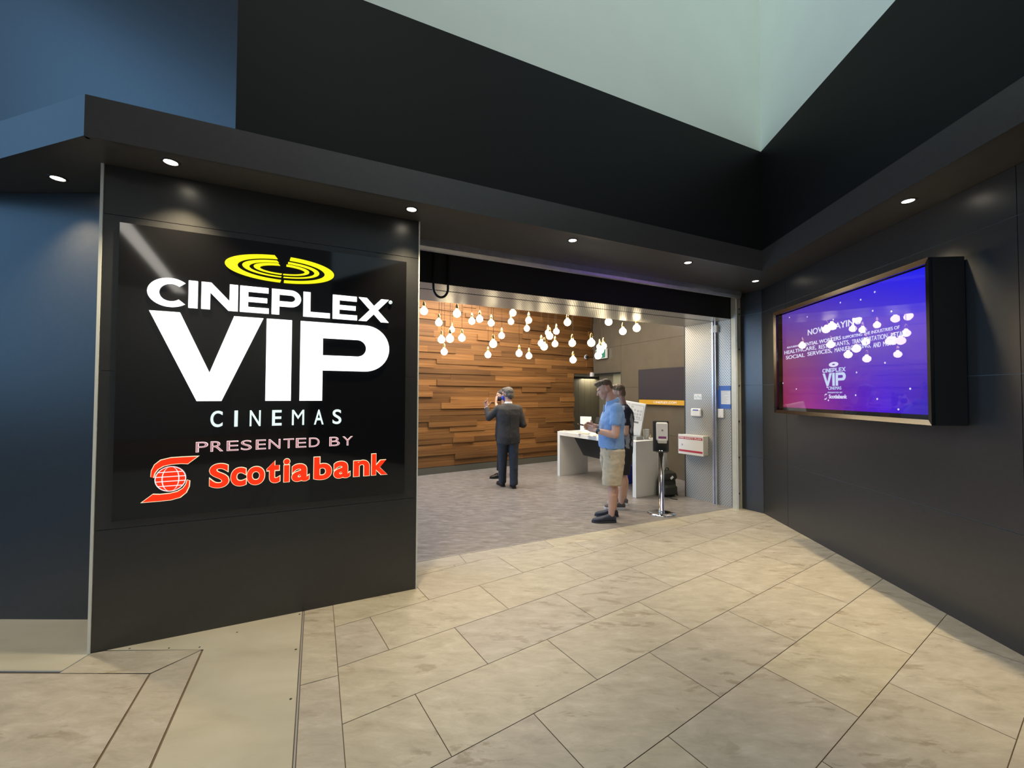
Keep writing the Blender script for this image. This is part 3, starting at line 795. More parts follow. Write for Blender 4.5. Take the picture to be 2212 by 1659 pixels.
for kx in (-.55, .55):
    for s in (1,):
        rxa = .0775 * abs(kx)
        a_ = arc(GC[0], GC[1], (rxa + .0025) * math.copysign(1, kx), .0775, 90, -90, 20); b_ = arc(GC[0], GC[1], (rxa - .0025) * math.copysign(1, kx), .0775, 90, -90, 20)
        strip2(bm, a_, b_, SD0 + .006, SD0 + .0085)
strip2(bm, arc(GC[0], GC[1], .0800, .0800, 0, 360, 32), arc(GC[0], GC[1], .0755, .0755, 0, 360, 32), SD0 + .006, SD0 + .0085)
obj('globe_grid', bm, lit_pinkline, te)

# ---- display screen in its glazed case on the right wall
CASE = .24; eX = -D
def case_pt(y, off): return WALLR + D * ((y - WALLR.y) / D.y) + ND * off
YF, YN, ZB, ZT = 4.735, 2.790, 1.357, 2.514
cO = case_pt(YF, CASE); cW = (case_pt(YN, CASE) - cO).length; cH = ZT - ZB
dc = thing('display_case', 'large wall-mounted glazed display case with a purple and blue now-playing screen', 'display', case_pt((YF + YN) / 2, 0) + Z3 * ZB)
def cp3(u, v, d=0.0): return cO + eX * u + Z3 * (ZB + v) + ND * d
bm = bmesh.new(); fwid = .040
hexa(bm, [cp3(0, 0, -.02), cp3(cW, 0, -.02), cp3(cW, cH, -.02), cp3(0, cH, -.02)], [cp3(0, 0, -CASE + .012), cp3(cW, 0, -CASE + .012), cp3(cW, cH, -CASE + .012), cp3(0, cH, -CASE + .012)])
for f in list(bm.faces):
    if all(abs((v.co - cp3(0, 0, -.02)).dot(ND)) < 1e-4 for v in f.verts): bm.faces.remove(f)
obj('case_body', bm, blackmat, dc)
fi = .036
bm = bmesh.new()
R_o = [(0, 0), (cW, 0), (cW, cH), (0, cH), (0, 0)]
R_i = [(fi, fi), (cW - fi, fi), (cW - fi, cH - fi), (fi, cH - fi), (fi, fi)]
for i in range(4):
    a, b, c_, d_ = R_o[i], R_o[i + 1], R_i[i + 1], R_i[i]
    hexa(bm, [cp3(*a), cp3(*b), cp3(*c_, -.010), cp3(*d_, -.010)], [cp3(*a, -.025), cp3(*b, -.025), cp3(*c_, -.03), cp3(*d_, -.03)])
obj('frame', bm, steel, dc)
bm = bmesh.new(); box(bm, cp3(fi - .004, fi - .004, -.022), eX * (cW - 2 * fi + .008), Z3 * (cH - 2 * fi + .008), -ND * .005)
def glass_build():
    m = bpy.data.materials.new('clear_glass'); m.use_nodes = True; nt = m.node_tree; nt.nodes.remove(nt.nodes['Principled BSDF'])
    t = nn(nt, 'BsdfTransparent'); t.inputs[0].default_value = (.97, .98, .97, 1); g = nn(nt, 'BsdfGlossy'); g.inputs['Roughness'].default_value = .012
    f = nn(nt, 'Fresnel'); f.inputs[0].default_value = 1.7; x = nn(nt, 'MixShader')
    gm = nn(nt, 'NewGeometry'); fr = nn(nt, 'Math', operation='SUBTRACT'); fr.inputs[0].default_value = 1; nt.links.new(gm.outputs['Backfacing'], fr.inputs[1])
    mu = nn(nt, 'Math', operation='MULTIPLY'); nt.links.new(f.outputs[0], mu.inputs[0]); nt.links.new(fr.outputs[0], mu.inputs[1])
    nt.links.new(mu.outputs[0], x.inputs[0]); nt.links.new(t.outputs[0], x.inputs[1]); nt.links.new(g.outputs[0], x.inputs[2]); nt.links.new(x.outputs[0], nt.nodes['Material Output'].inputs[0])
    return m
clear = glass_build()
obj('glass_pane', bm, clear, dc)
SCD = -.075
bm = bmesh.new(); box(bm, cp3(.03, .03, SCD - .002), eX * (cW - .06), Z3 * (cH - .06), -ND * .02); obj('inner_backing', bm, blackmat, dc)
pS = cp3(0, 0, SCD)
def scr(px, py):
    q = PL(px, py, pS, aD) - cp3(0, 0, SCD); return q.dot(eX), q.z
def scz(x, y): return scr(1660 + x / 6.144, 660 + y / 6.144)
sx0 = .045; sx1 = cW - .075
sz0 = (scr(1640 + 185 / 4.148, 530 + 1450 / 4.148)[1] + scr(1640 + 1505 / 4.148, 530 + 1515 / 4.148)[1]) / 2
sz1 = (scr(1640 + 180 / 4.148, 530 + 622 / 4.148)[1] + scr(1640 + 1460 / 4.148, 530 + 218 / 4.148)[1]) / 2
bm = bmesh.new(); uvl = bm.loops.layers.uv.new('UVMap')
f = face(bm, [cp3(sx0, sz0, SCD), cp3(sx1, sz0, SCD), cp3(sx1, sz1, SCD), cp3(sx0, sz1, SCD)])
for lp, uv in zip(f.loops, ((0, 0), (1, 0), (1, 1), (0, 1))): lp[uvl].uv = uv
def screen_build(nt, b):
    uv = nn(nt, 'UVMap'); s = nn(nt, 'SeparateXYZ'); nt.links.new(uv.outputs[0], s.inputs[0])
    ru = ramp(nt, [(0, (.25, .052, .155)), (.30, (.175, .035, .27)), (.55, (.085, .022, .52)), (1, (.055, .015, .62))]); rt_ = ramp(nt, [(0, (.115, .050, .42)), (.4, (.07, .03, .62)), (1, (.012, .012, 1.0))])
    rb_ = ramp(nt, [(0, (.30, .014, .075)), (.25, (.33, .018, .27)), (.5, (.17, .006, .36)), (.78, (.065, .004, .75)), (1, (.035, .012, .42))])
    for r in (ru, rt_, rb_): nt.links.new(s.outputs[0], r.inputs[0])
    lo = nn(nt, 'MapRange'); lo.inputs[1].default_value = 0; lo.inputs[2].default_value = .5; nt.links.new(s.outputs[1], lo.inputs[0])
    hi = nn(nt, 'MapRange'); hi.inputs[1].default_value = .5; hi.inputs[2].default_value = 1; nt.links.new(s.outputs[1], hi.inputs[0])
    a = mixc(nt, 'MIX', lo.outputs[0], rb_.outputs[0], ru.outputs[0]); c = mixc(nt, 'MIX', hi.outputs[0], a, rt_.outputs[0])
    b.inputs['Base Color'].default_value = (.01, .01, .01, 1); nt.links.new(c, b.inputs['Emission Color']); b.inputs['Emission Strength'].default_value = 1.0
scr_m = attr_mat('lit_screen', .3, .3, screen_build)
scn = obj('screen', bm, scr_m, dc)
scr_t = emis('screen_white', (.80, .80, 1.0), .78); scr_t2 = emis('screen_pale_blue', (.62, .74, 1.0), .72)
sO = cp3(0, 0, SCD + .001)
def words_on(text, a, b, h, bold):
    n = len(text); i = 0
    for wd_ in text.split(' '):
        j = text.index(wd_, i); f0, f1 = j / n, (j + len(wd_)) / n; i = j + len(wd_)
        line_on(wd_, (a[0] + (b[0] - a[0]) * f0 ** .92, a[1] + (b[1] - a[1]) * f0 ** .92), (a[0] + (b[0] - a[0]) * f1 ** .92, a[1] + (b[1] - a[1]) * f1 ** .92), h * (1.15 if ',' in wd_ else 1), 'word', bold if 'M' not in wd_ and 'N' not in wd_ else 0)
def line_on(text, a, b, h, name='text_line', bold=0.0, m=scr_t):
    (x0, z0), (x1, z1) = scz(*a), scz(*b); zz = (z0 + z1) / 2
    text_on(name, text, sO, eX, Z3, x0, x1, zz, zz + h, .002, m, scn, bold, ND)
    return zz
line_on('NOW PLAYING', (525, 393), (1228, 248), .060, 'title_line', .012)
line_on('ESSENTIAL WORKERS', (415, 545), (965, 462), .036, 'text_line', .01)
line_on('FEATURING', (250, 570), (405, 545), .019, 'text_line', 0)
line_on('SUPPORTING THE INDUSTRIES OF', (985, 440), (1745, 318), .026, 'text_line', 0)
words_on('HEALTHCARE, RESTAURANTS, TRANSPORTATION, RETAIL,', (215, 655), (1850, 408), .040, .008)
words_on('SOCIAL SERVICES, MANUFACTURING, AND MORE.', (235, 715), (1690, 520), .040, .008)
# the small copy of the logo
(lx0, lz0), (lx1, lz1) = scz(725, 1070), scz(1030, 895)
def PL2(u, z, d):                                # sign coordinates -> screen
    k = (lx1 - lx0) / (1.707 - .241); return sO + eX * (lx0 + (u - .241) * k) + Z3 * (lz0 + (z - 1.508) * k) + ND * (.0005 + d * .05)
lg = group_part('logo', scn, PL2(.97, 1.5, 0))
bm = bmesh.new()
def add(b2):
    me = bpy.data.meshes.new('t'); b2.to_mesh(me); b2.free(); bm.from_mesh(me); bpy.data.meshes.remove(me)
for ch, x0, x1 in TITLE: add(wide_letter(ch, x0, x1, 2.115, 2.293, PL2))
for k in 'VIP': add(vip(k, PL2, SD0, SD1))
obj('logo_letters', bm, scr_t2, scn); bpy.data.objects.remove(lg)
bm = bmesh.new()
for ro_, zo, ri, zi in ((.30, .11, .10, .03),): strip2(bm, arc(.968, 2.45, ro_, zo, 0, 360, 36), arc(.968, 2.45, ri, zi, 0, 360, 36), 0, SD1, PL2)
obj('logo_ring', bm, scr_t, scn)
line_on('CINEMAS', (795, 1120), (970, 1113), .030, 'logo_caption', 0, scr_t2)
line_on('PRESENTED BY', (790, 1165), (985, 1162), .013, 'logo_caption', 0, scr_t2)
line_on('Scotiabank', (805, 1237), (1045, 1232), .038, 'logo_sponsor', .02, scr_t)
(ex0, ez0), (ex1, ez1) = scz(745, 1247), scz(792, 1172)
def PE(u, z, d):
    k = (ez1 - ez0) / .267; return sO + eX * (ex0 + (u - .233) * k * .75) + Z3 * (ez0 + (z - .88) * k) + ND * .002 + ND * d * .02
bm = bmesh.new()
for fl_ in (0, 1): add(swoosh(PE, 0, .02, fl_, 1))
obj('logo_emblem', bm, scr_t, scn)
for x, y in ((1550, 760), (1172, 888), (1885, 1104), (1447, 1240), (1728, 1378), (195, 1030), (372, 1108), (782, 1083), (1160, 1190), (798, 1258), (1635, 78), (1387, 70), (862, 186), (517, 150), (280, 158), (1037, -418), (911, -487), (729, -513)):
    u, z = scz(x, y) if y > 0 else scr(1640 + x / 4.148, 530 - y / 4.148)
    if sx0 < u < sx1 and sz0 < z < sz1:
        bm = bmesh.new(); ext2(bm, arc(u, z, .008, .008, 0, 330, 11), 0, .001, lambda a, b, d: sO + eX * a + Z3 * b + ND * (d + .0005)); obj('sparkle', bm, scr_t, scn)

# ---- globe pendants over the lobby
CX2 = [(180, 965, 76), (538, 992, 78), (342, 1090, 70), (700, 1075, 66), (785, 1052, 68), (910, 1095, 66), (484, 1167, 56), (462, 1265, 78), (370, 1275, 72), (592, 1258, 70), (400, 1407, 66), (1145, 985, 68), (1125, 1080, 60), (1317, 1065, 64), (1298, 1155, 58), (1023, 1232, 62), (932, 1322, 76), (875, 1440, 64), (1213, 1425, 66), (1320, 1452, 62), (1528, 1200, 60), (1545, 1237, 68), (1617, 1187, 60), (1738, 1088, 70), (1453, 1315, 64), (1484, 1352, 72), (1603, 1322, 62), (1790, 1313, 70), (1799, 1495, 66), (1997, 1310, 76), (2088, 1352, 60), (2096, 1390, 70), (2128, 1345, 66), (2071, 1450, 68), (2185, 1083, 72)]
BULBS = [(880 + x / 5.027, 480 + y / 5.027, d / 5.027) for x, y, d in CX2] + [(1345.4, 715.8, 13.8), (1375.4, 708.8, 14.6)]
def bulb_pos(x, y, d): return AT(x, y, max(5.7, min(7.9, F_PX * .098 / d)))
def pendant(p, label):
    t = thing('pendant_light', label, 'pendant light', p, 'bare globe pendants over the lobby')
    R = .054
    bm = bmesh.new(); prof = []
    for j in range(13):
        a = math.pi * j / 12 * .86; prof.append((-R * math.cos(a), R * math.sin(a)))
    prof += [(R * 1.18, .019), (R * 1.35, .016)]
    lathe(bm, p, Z3, prof, 18); g = obj('globe', bm, bulb_m, t, True)
    bm = bmesh.new(); lathe(bm, p + Z3 * .066, Z3, [(0, .019), (.006, .021), (.030, .021), (.034, .017), (.052, .017), (.056, .012), (.068, .008), (.074, .004)], 14); obj('socket', bm, brass, t, True)
    bm = bmesh.new(); tube(bm, [p + Z3 * .138, p + Z3 * ((LC - p.z + .138) / 2), V(p.x, p.y, LC - .02)], .0028, 6); obj('cord', bm, cord_m, t, True)
    bm = bmesh.new(); lathe(bm, V(p.x, p.y, LC - .022), Z3, [(0, .030), (.022, .034)], 14); obj('ceiling_rose', bm, brass, t, True)
    return t
order = sorted(range(len(BULBS)), key=lambda i: BULBS[i][0])
tiers = {'top': [i for i in order if BULBS[i][1] < 706], 'middle': [i for i in order if 706 <= BULBS[i][1] < 738], 'lowest': [i for i in order if BULBS[i][1] >= 738]}
ordn = 'first second third fourth fifth sixth seventh eighth ninth tenth eleventh twelfth thirteenth fourteenth fifteenth sixteenth seventeenth eighteenth'.split()
for tier, ids in tiers.items():
    n = len(ids)
    for k, i in enumerate(ids):
        if k < (n + 1) // 2: wh = (ordn[k] + ' from the sign wall') if k else 'nearest the sign wall'
        else: wh = (ordn[n - 1 - k] + ' from the metal jamb') if n - 1 - k else 'nearest the metal jamb'
        pendant(bulb_pos(*BULBS[i]), 'glowing globe bulb on brass socket in the %s tier, %s' % (tier, wh))

# ---- television on the lobby's screen wall
tA, tB_ = tu(1384.5, 830), tu(1492, 830); tz0 = tz(1400, 871.5); tz1 = tz(1384.5, 800)
tA -= .0; TW = tA - tB_
eT = -T                                          # to the right as seen from the lobby
def tp3(u, z, d): return T0 + T * tA + eT * u + Z3 * z + NTW * d
ztop = PL(1384.5, 799, T0, aT).z; zst = PL(1400, 863.5, T0, aT).z; zbt = PL(1400, 873.2, T0, aT).z
tvo = thing('television', 'dark wide television with a yellow banner along its bottom edge, on the lobby side wall', 'television', tp3(TW / 2, zbt, 0))
bm = bmesh.new(); box(bm, tp3(0, zst, .02), eT * TW, Z3 * (ztop - zst), NTW * .05); obj('housing', bevel(bm, .006), dark_pl, tvo)
bm = bmesh.new(); box(bm, tp3(.018, zst + .02, .0705), eT * (TW - .036), Z3 * (ztop - zst - .036), NTW * .002); obj('screen', bm, mat('idle_screen', (.040, .038, .046), .22, 0, .6), tvo)
bm = bmesh.new(); box(bm, tp3(TW * .3, zst + .1, .0), eT * (TW * .4), Z3 * .4, NTW * .022); obj('wall_bracket', bm, dark_pl, tvo)
bm = bmesh.new(); box(bm, tp3(.03, zbt, .03), eT * (TW - .03), Z3 * (zst - zbt), NTW * .046)
bn = obj('banner', bm, mat('amber_banner', (.56, .30, .025), .5), tvo)
ba, bb_ = tA - tu(1418, 868), tA - tu(1467.5, 869); bh = zst - zbt
text_on('banner_lettering', 'CINEPLEX.COM', tp3(0, 0, .0762), eT, Z3, ba, bb_, zbt + bh * .28, zbt + bh * .72, .002, mat('white_print', (.85, .85, .85), .5), bn, 0, NTW)

# ---- reception desk
DL = V(.880, 7.967); DX = (V(1.832, 6.334) - DL); DLN = 1.985; DX.normalize(); DY = Vector((-DX.y, DX.x, 0))
DH = EYE + (851 - 931) / F_PX * 7.967 - .0
zt_d = AT(1204, 931.5, 7.967).z
dk = thing('reception_desk', 'white waterfall reception desk with a dark slanted modesty panel', 'desk', DL + DX * 1.0 + DY * .35)
def dp(u, v, z): return DL + DX * u + DY * v + Z3 * z
TK, DD = .072, .70
bm = bmesh.new(); box(bm, dp(0, 0, zt_d - TK), DX * DLN, DY * DD, Z3 * TK); obj('desk_top', bevel(bm, .003), white_lam, dk)
for u0 in (0, DLN - TK):
    bm = bmesh.new(); box(bm, dp(u0, 0, 0), DX * TK, DY * DD, Z3 * (zt_d - TK)); obj('side_panel', bevel(bm, .003), white_lam, dk)
bm = bmesh.new(); q = [(TK + .02, zt_d - TK - .002), (TK + .34, .42), (DLN - TK - .34, .40), (DLN - TK - .002, zt_d - TK - .002)]
pv = .30
hexa(bm, [dp(u, pv, z) for u, z in q], [dp(u, pv + .02, z) for u, z in q]); obj('modesty_panel', bm, dark_pl, dk)
ztop_d = zt_d
def on_desk(x, y): return G(x, y, ztop_d)
# kiosk terminal leaning on the desk
kb = on_desk(1372, 949); kx = DX; kn = -DY
kt = thing('kiosk_terminal', 'white leaning kiosk screen with line icons standing on the right end of the desk', 'kiosk', V(kb.x, kb.y, ztop_d), None)
bm = bmesh.new(); cbox(bm, kb + Z3 * .026, kx * .20, kn * .16, Z3 * .052); obj('base_box', bevel(bm, .004), grey_pl, kt)
kup = (Z3 + kn * -.0 + kx * .22).normalized()
KH, KW = .535, .36
k0 = V(kb.x, kb.y, ztop_d + .055) - DX * .02
kside = (V(.93, -.36, 0)).normalized(); kface = V(-.36, -.93, 0)
kup = (Z3 * 1.0 - kface * .16 + kside * .17).normalized()
ks = (kside - kup * kside.dot(kup)).normalized(); kf = ks.cross(kup).normalized()
if kf.dot(kface) < 0: kf = -kf
bm = bmesh.new(); box(bm, k0 - ks * KW * .72 + kf * .03, ks * KW, kup * KH, -kf * .075); obj('casing', bevel(bm, .016, 3), white_pl, kt)
bm = bmesh.new(); box(bm, k0 - ks * (KW * .72 - .012) + kf * .0302 + kup * .02, ks * (KW - .024), kup * (KH - .035), kf * .0015); kfp = obj('front_sheet', bm, mat('bright_sheet', (.84, .84, .80), .5), kt)
def kline(bm, x0, z0, x1, z1, t=.0035):
    o = k0 - ks * (KW * .72) + kf * .0322; a = o + ks * x0 + kup * z0; b = o + ks * x1 + kup * z1; d = (b - a).normalized(); n_ = kf.cross(d)
    box(bm, a - n_ * t / 2, b - a, n_ * t, kf * .0006)
bm = bmesh.new()
for x0, z0, x1, z1 in ((.14, .26, .33, .49), (.02, .26, .11, .49)):
    kline(bm, x0, z0, x1, z0); kline(bm, x0, z1, x1, z1); kline(bm, x0, z0, x0, z1); kline(bm, x1, z0, x1, z1)
rk = random.Random(5)
for i in range(13):
    x = .155 + .045 * (i % 4) + rk.random() * .01; z = .285 + .056 * (i // 4) + rk.random() * .012
    for a0 in range(4): a1 = a0 * 1.571; kline(bm, x + .013 * math.cos(a1), z + .016 * math.sin(a1), x + .013 * math.cos(a1 + 1.571), z + .016 * math.sin(a1 + 1.571), .004)
kline(bm, .15, .215, .29, .215, .026)
obj('printed_icons', bm, mat('grey_print', (.22, .22, .22), .6), kfp)
# cup
cb = on_desk(1396, 948.5); bm = bmesh.new()
lathe(bm, cb, Z3, [(0, .036), (.003, .038), (.150, .049), (.155, .050), (.157, .048), (.150, .046)], 24)
cu = obj('paper_cup', bm, mat('cup_card', (.66, .66, .60), .6, noise=.2, nscale=30), None, True); tag(cu, 'pale paper cup standing at the right end of the desk beside the kiosk', 'cup')
bw = on_desk(1405.5, 946); bm = bmesh.new(); lathe(bm, bw, Z3, [(0, .016), (.03, .017), (.045, .008), (.06, .007), (.066, .010)], 14)
tag(obj('hand_gel_bottle', bm, mat('amber_plastic', (.45, .36, .22), .3), None, True), 'tiny tan bottle on the desk just right of the paper cup', 'bottle')
# table sign
q0 = on_desk(1253.5, 929.5); q1 = on_desk(1277.5, 930.5); wv = (q1 - q0); wl = wv.length; wv.normalize(); nv = Vector((wv.y, -wv.x, 0)); th_ = AT(1253.5, 899.5, q0.y).z - ztop_d
tsn = thing('table_sign', 'upright white table sign with faint grey text on the left half of the desk', 'sign', q0 + wv * wl / 2)
bm = bmesh.new(); box(bm, q0, wv * wl, Z3 * th_, -nv * .006); obj('sheet', bm, paper, tsn)
bm = bmesh.new(); box(bm, q0 - nv * .02, wv * wl, Z3 * .006, nv * .035); obj('foot', bm, clear, tsn)
for i in range(7):
    bm = bmesh.new(); box(bm, q0 + nv * .0004 + wv * (wl * .2) + Z3 * (th_ * (.85 - .1 * i)), wv * wl * (.6 - .12 * (i % 3)), Z3 * .004, nv * .0008); obj('faint_line', bm, mat('faint_print', (.55, .53, .44), .7), tsn)
# loose sheets
def sheet(name, label, x, y, ang, a, b, h, m=paper):
    p = on_desk(x, y); u = hd(ang); v = Vector((-u.y, u.x, 0)); bm = bmesh.new(); n = 8
    g = [[bm.verts.new(V(p.x, p.y, ztop_d + .0015 + h) + u * (a * (i / n - .5)) + v * (b * (j / 4 - .5)) + Z3 * (.006 * math.sin(i * .9 + j) ** 2)) for j in range(5)] for i in range(n + 1)]
    for i in range(n):
        for j in range(4): bm.faces.new((g[i][j], g[i + 1][j], g[i + 1][j + 1], g[i][j + 1]))
    bmesh.ops.solidify(bm, geom=bm.faces[:], thickness=.0015)
    return tag(obj(name, bm, m, None, True), label, 'paper')
sheet('paper_sheet', 'cream sheet of paper lying at the far left end of the desk', 1222, 931.5, rad(-33), .22, .17, 0)
sheet('paper_sheet', 'cream sheet of paper lying in front of the table sign', 1245, 933, rad(57), .24, .18, .0)
sheet('paper_sheet', 'crumpled cream sheet on the front edge of the desk left of the blue shirt', 1262, 937, rad(20), .27, .2, .0095)
sheet('paper_sheet', 'cream sheet half hidden behind the blue shirt on the desk', 1284, 941, rad(60), .29, .21, .002)
# low tablet stand seen behind the man in blue
tq = on_desk(1296, 931); bm = bmesh.new()
tb = thing('tablet_stand', 'dark tablet on a low stand on the desk behind the blue-shirted man', 'tablet', V(tq.x, tq.y, ztop_d))
box(bm, V(tq.x, tq.y, ztop_d) - DX * .10 - DY * .08, DX * .2, DY * .16, Z3 * .012); obj('foot', bevel(bm, .003), dark_pl, tb)
bm = bmesh.new(); tube(bm, [V(tq.x, tq.y, ztop_d + .01), V(tq.x, tq.y, ztop_d + .16) + DY * .03], .012, 8); obj('stem', bm, dark_pl, tb)
bm = bmesh.new(); box(bm, V(tq.x, tq.y, ztop_d + .14) - DX * .15, DX * .28, (DY * .3 + Z3 * .95).normalized() * .13, (DY * .95 - Z3 * .3).normalized() * .012); obj('slab', bevel(bm, .003), dark_pl, tb)
# blue bin under the desk
bb = G(1360, 1049) + V(.05, .28, 0); bm = bmesh.new()
for z0, z1, s0, s1 in ((0, .30, .105, .125),):
    a = [bb + DX * (s0 * i) + DY * (s0 * j) for i, j in ((-1, -1), (1, -1), (1, 1), (-1, 1))]; b = [bb + DX * (s1 * i) + DY * (s1 * j) + Z3 * z1 for i, j in ((-1, -1), (1, -1), (1, 1), (-1, 1))]
    hexa(bm, a, b)
for i in range(4):
    c_, d_ = [(-1, -1), (1, -1), (1, 1), (-1, 1)][i], [(-1, -1), (1, -1), (1, 1), (-1, 1)][(i + 1) % 4]
    p_, q_ = bb + DX * (.127 * c_[0]) + DY * (.127 * c_[1]) + Z3 * .3, bb + DX * (.127 * d_[0]) + DY * (.127 * d_[1]) + Z3 * .3; tube(bm, [p_, q_], .007, 6)
tag(obj('waste_bin', bm, mat('blue_plastic', (.012, .030, .42), .4), None), 'blue plastic bin under the right end of the desk', 'bin')

# ---- backpack on the floor
bpk = G(1441, 1071); bx, by = V(.95, .3).normalized(), V(-.3, .95).normalized()
bp = thing('backpack', 'dark olive backpack with a small white tag slumped on the floor at the desk end', 'backpack', bpk)
bagm = mat('olive_nylon', (.022, .024, .016), .55, bump=.3, bscale=25)
bm = bmesh.new()
loft(bm, [(bpk + Z3 * z + by * .02, bx, hx, by, hy) for z, hx, hy in ((.004, .125, .07), (.02, .145, .085), (.10, .152, .095), (.22, .145, .09), (.30, .13, .075), (.36, .10, .055), (.385, .06, .035))], 22, 2.8)
obj('pack_body', remeshed('pack_body', bm, .012, bagm, bp, 3, .02, .1).data and bmesh.new(), None, None) if False else remeshed('pack_body', bm, .012, bagm, bp, 3, .02, .1)
bm = bmesh.new(); loft(bm, [(bpk + Z3 * z - by * (.085 - .02 * (z > .15)), bx, hx, by, hy) for z, hx, hy in ((.03, .10, .015), (.05, .115, .032), (.15, .115, .035), (.19, .09, .02))], 18, 3); remeshed('front_pocket', bm, .01, bagm, bp, 3)
bm = bmesh.new(); loft(bm, [(bpk + Z3 * z - by * y_, bx, hx, by, hy) for z, y_, hx, hy in ((.26, .075, .11, .012), (.30, .07, .13, .03), (.36, .03, .12, .06), (.395, .0, .07, .03))], 18, 3); remeshed('top_flap', bm, .01, bagm, bp, 3)
bm = bmesh.new(); tube(bm, [bpk + Z3 * .385 + bx * -.03, bpk + Z3 * .43 - bx * .02, bpk + Z3 * .43 + bx * .02, bpk + Z3 * .385 + bx * .03], .008, 8); obj('grab_handle', bm, bagm, bp, True)
bm = bmesh.new(); tube(bm, [bpk + bx * .13 + Z3 * .14, bpk + bx * .17 + Z3 * .09, bpk + bx * .185 + Z3 * .03, bpk + bx * .15 + Z3 * .012 - by * .05], .010, 8); obj('shoulder_strap', bm, bagm, bp, True)
bm = bmesh.new(); tube(bm, [bpk + bx * -.06 - by * .10 + Z3 * .02, bpk + bx * -.06 - by * .2 + Z3 * .006, bpk + bx * -.01 - by * .25 + Z3 * .006], .006, 6); obj('loose_strap', bm, bagm, bp, True)
tg = bpk + Z3 * .30 - by * .115 + bx * .0; bm = bmesh.new(); cbox(bm, tg, (bx + Z3 * .8).normalized() * .055, by * .004, (Z3 - bx * .8).normalized() * .034); obj('tag', bm, white_pl, bp)

# ---- sanitiser stand
sb = G(1428.5, 1109); sn = V(-.24, -.97).normalized(); sx_ = V(.97, -.24).normalized()
ss = thing('sanitizer_stand', 'chrome pole stand on a round base carrying a black back plate, at the threshold', 'stand', sb)
bm = bmesh.new(); lathe(bm, sb, Z3, [(0, .178), (.006, .180), (.012, .176), (.018, .10), (.020, .045)], 40); obj('base_plate', bm, chrome, ss, True)
ptz = AT(1424.5, 972, sb.y).z
bm = bmesh.new(); lathe(bm, sb + Z3 * .018, Z3, [(0, .044), (.03, .044), (.034, .036), (ptz - .02, .036)], 28); obj('pole', bm, chrome, ss, True)
btop = AT(1425, 909, sb.y).z; bbot = AT(1425, 976, sb.y).z; bw_ = .100
bm = bmesh.new(); box(bm, sb - sx_ * bw_ + Z3 * bbot - sn * .03, sx_ * bw_ * 2, Z3 * (btop - bbot), sn * .028); obj('back_plate', bevel(bm, .012, 3), dark_pl, ss)
bm = bmesh.new(); box(bm, sb - sx_ * .07 + Z3 * (bbot + .005), sx_ * .14, sn * .11, Z3 * .012); obj('drip_tray', bevel(bm, .004), dark_pl, ss)
sd = thing('soap_dispenser', 'white hand sanitiser dispenser with a purple label fixed to the pole stand', 'dispenser', sb + Z3 * (bbot + .11))
dz0, dz1 = AT(1426, 956, sb.y).z, AT(1426, 912, sb.y).z; dm = (dz0 + dz1) / 2
sc_ = sb + sx_ * .008
bm = bmesh.new(); box(bm, sc_ - sx_ * .070 + Z3 * (dz0 + .03), sx_ * .140, Z3 * (dz1 - dz0 - .03), sn * .095); bevel(bm, .018, 4); obj('housing', bm, white_pl, sd, False)
bm = bmesh.new(); box(bm, sc_ - sx_ * .055 + Z3 * dz0, sx_ * .11, Z3 * .05, sn * .115); obj('push_bar', bevel(bm, .01, 3), mat('pale_grey_plastic', (.55, .55, .52), .4), sd)
bm = bmesh.new(); lathe(bm, sc_ + Z3 * (dm + .035) + sn * .0935, sn, [(0, .013), (.004, .013)], 18); obj('sight_window', bm, grey_pl, sd)
bm = bmesh.new(); box(bm, sc_ - sx_ * .048 + Z3 * (dz0 + .062) + sn * .0945, sx_ * .096, Z3 * .028, sn * .0015); obj('purple_label', bm, mat('purple_label', (.26, .06, .22), .5), sd)

# ---- things fixed to the perforated jamb
def jp(u, z, d=0.0): return JB + jd * u + Z3 * z + jn * d
def ju(x, y): q = PL(x, y, JB, JA); return (q - JB).dot(jd), q.z
eJ = -jd                                         # to the right as seen from inside the opening
u1, z_hi = ju(1530.5, 942); _, z_lo = ju(1530.5, 984)
BXD = .14; BW2 = .40; BH2 = z_hi - z_lo
fsb = thing('fire_plan_box', 'white steel box with red bands on the perforated jamb', 'document box', jp(u1 + BW2 / 2, z_lo, 0))
bm = bmesh.new(); box(bm, jp(u1, z_lo, .004), jd * BW2, Z3 * BH2, jn * (BXD - .016)); obj('box_body', bevel(bm, .004), mat('cream_enamel', (.62, .60, .52), .4), fsb)
bm = bmesh.new(); box(bm, jp(u1 - .006, z_lo - .006, BXD - .012), jd * (BW2 + .012), Z3 * (BH2 + .012), jn * .014); dr_ = obj('lid', bevel(bm, .004), white_pl, fsb)
redp = mat('red_print', (.50, .045, .085), .5)
bm = bmesh.new(); box(bm, jp(u1 + .005, z_hi - .062, BXD + .0022), jd * (BW2 - .01), Z3 * .036, jn * .001); rb1 = obj('red_band', bm, redp, dr_)
text_on('band_lettering', 'FIRE SAFETY PLAN', jp(u1 + BW2 - .015, z_hi - .055, BXD + .0034), eJ, Z3, 0, BW2 - .04, 0, .022, .0008, white_pl, dr_, .02, jn)
bm = bmesh.new(); box(bm, jp(u1 + .005, z_lo + .032, BXD + .0022), jd * (BW2 - .01), Z3 * .030, jn * .001); obj('red_band', bm, redp, dr_)
bm = bmesh.new(); lathe(bm, jp(u1 + BW2 - .06, (z_lo + z_hi) / 2, BXD + .002), jn, [(0, .010), (.008, .009)], 14); obj('lock', bm, alu, dr_)
ku, kz = ju(1505, 891)
kp = thing('alarm_keypad', 'rounded white alarm keypad with a blue display on the perforated jamb', 'keypad', jp(ku, kz - .07))
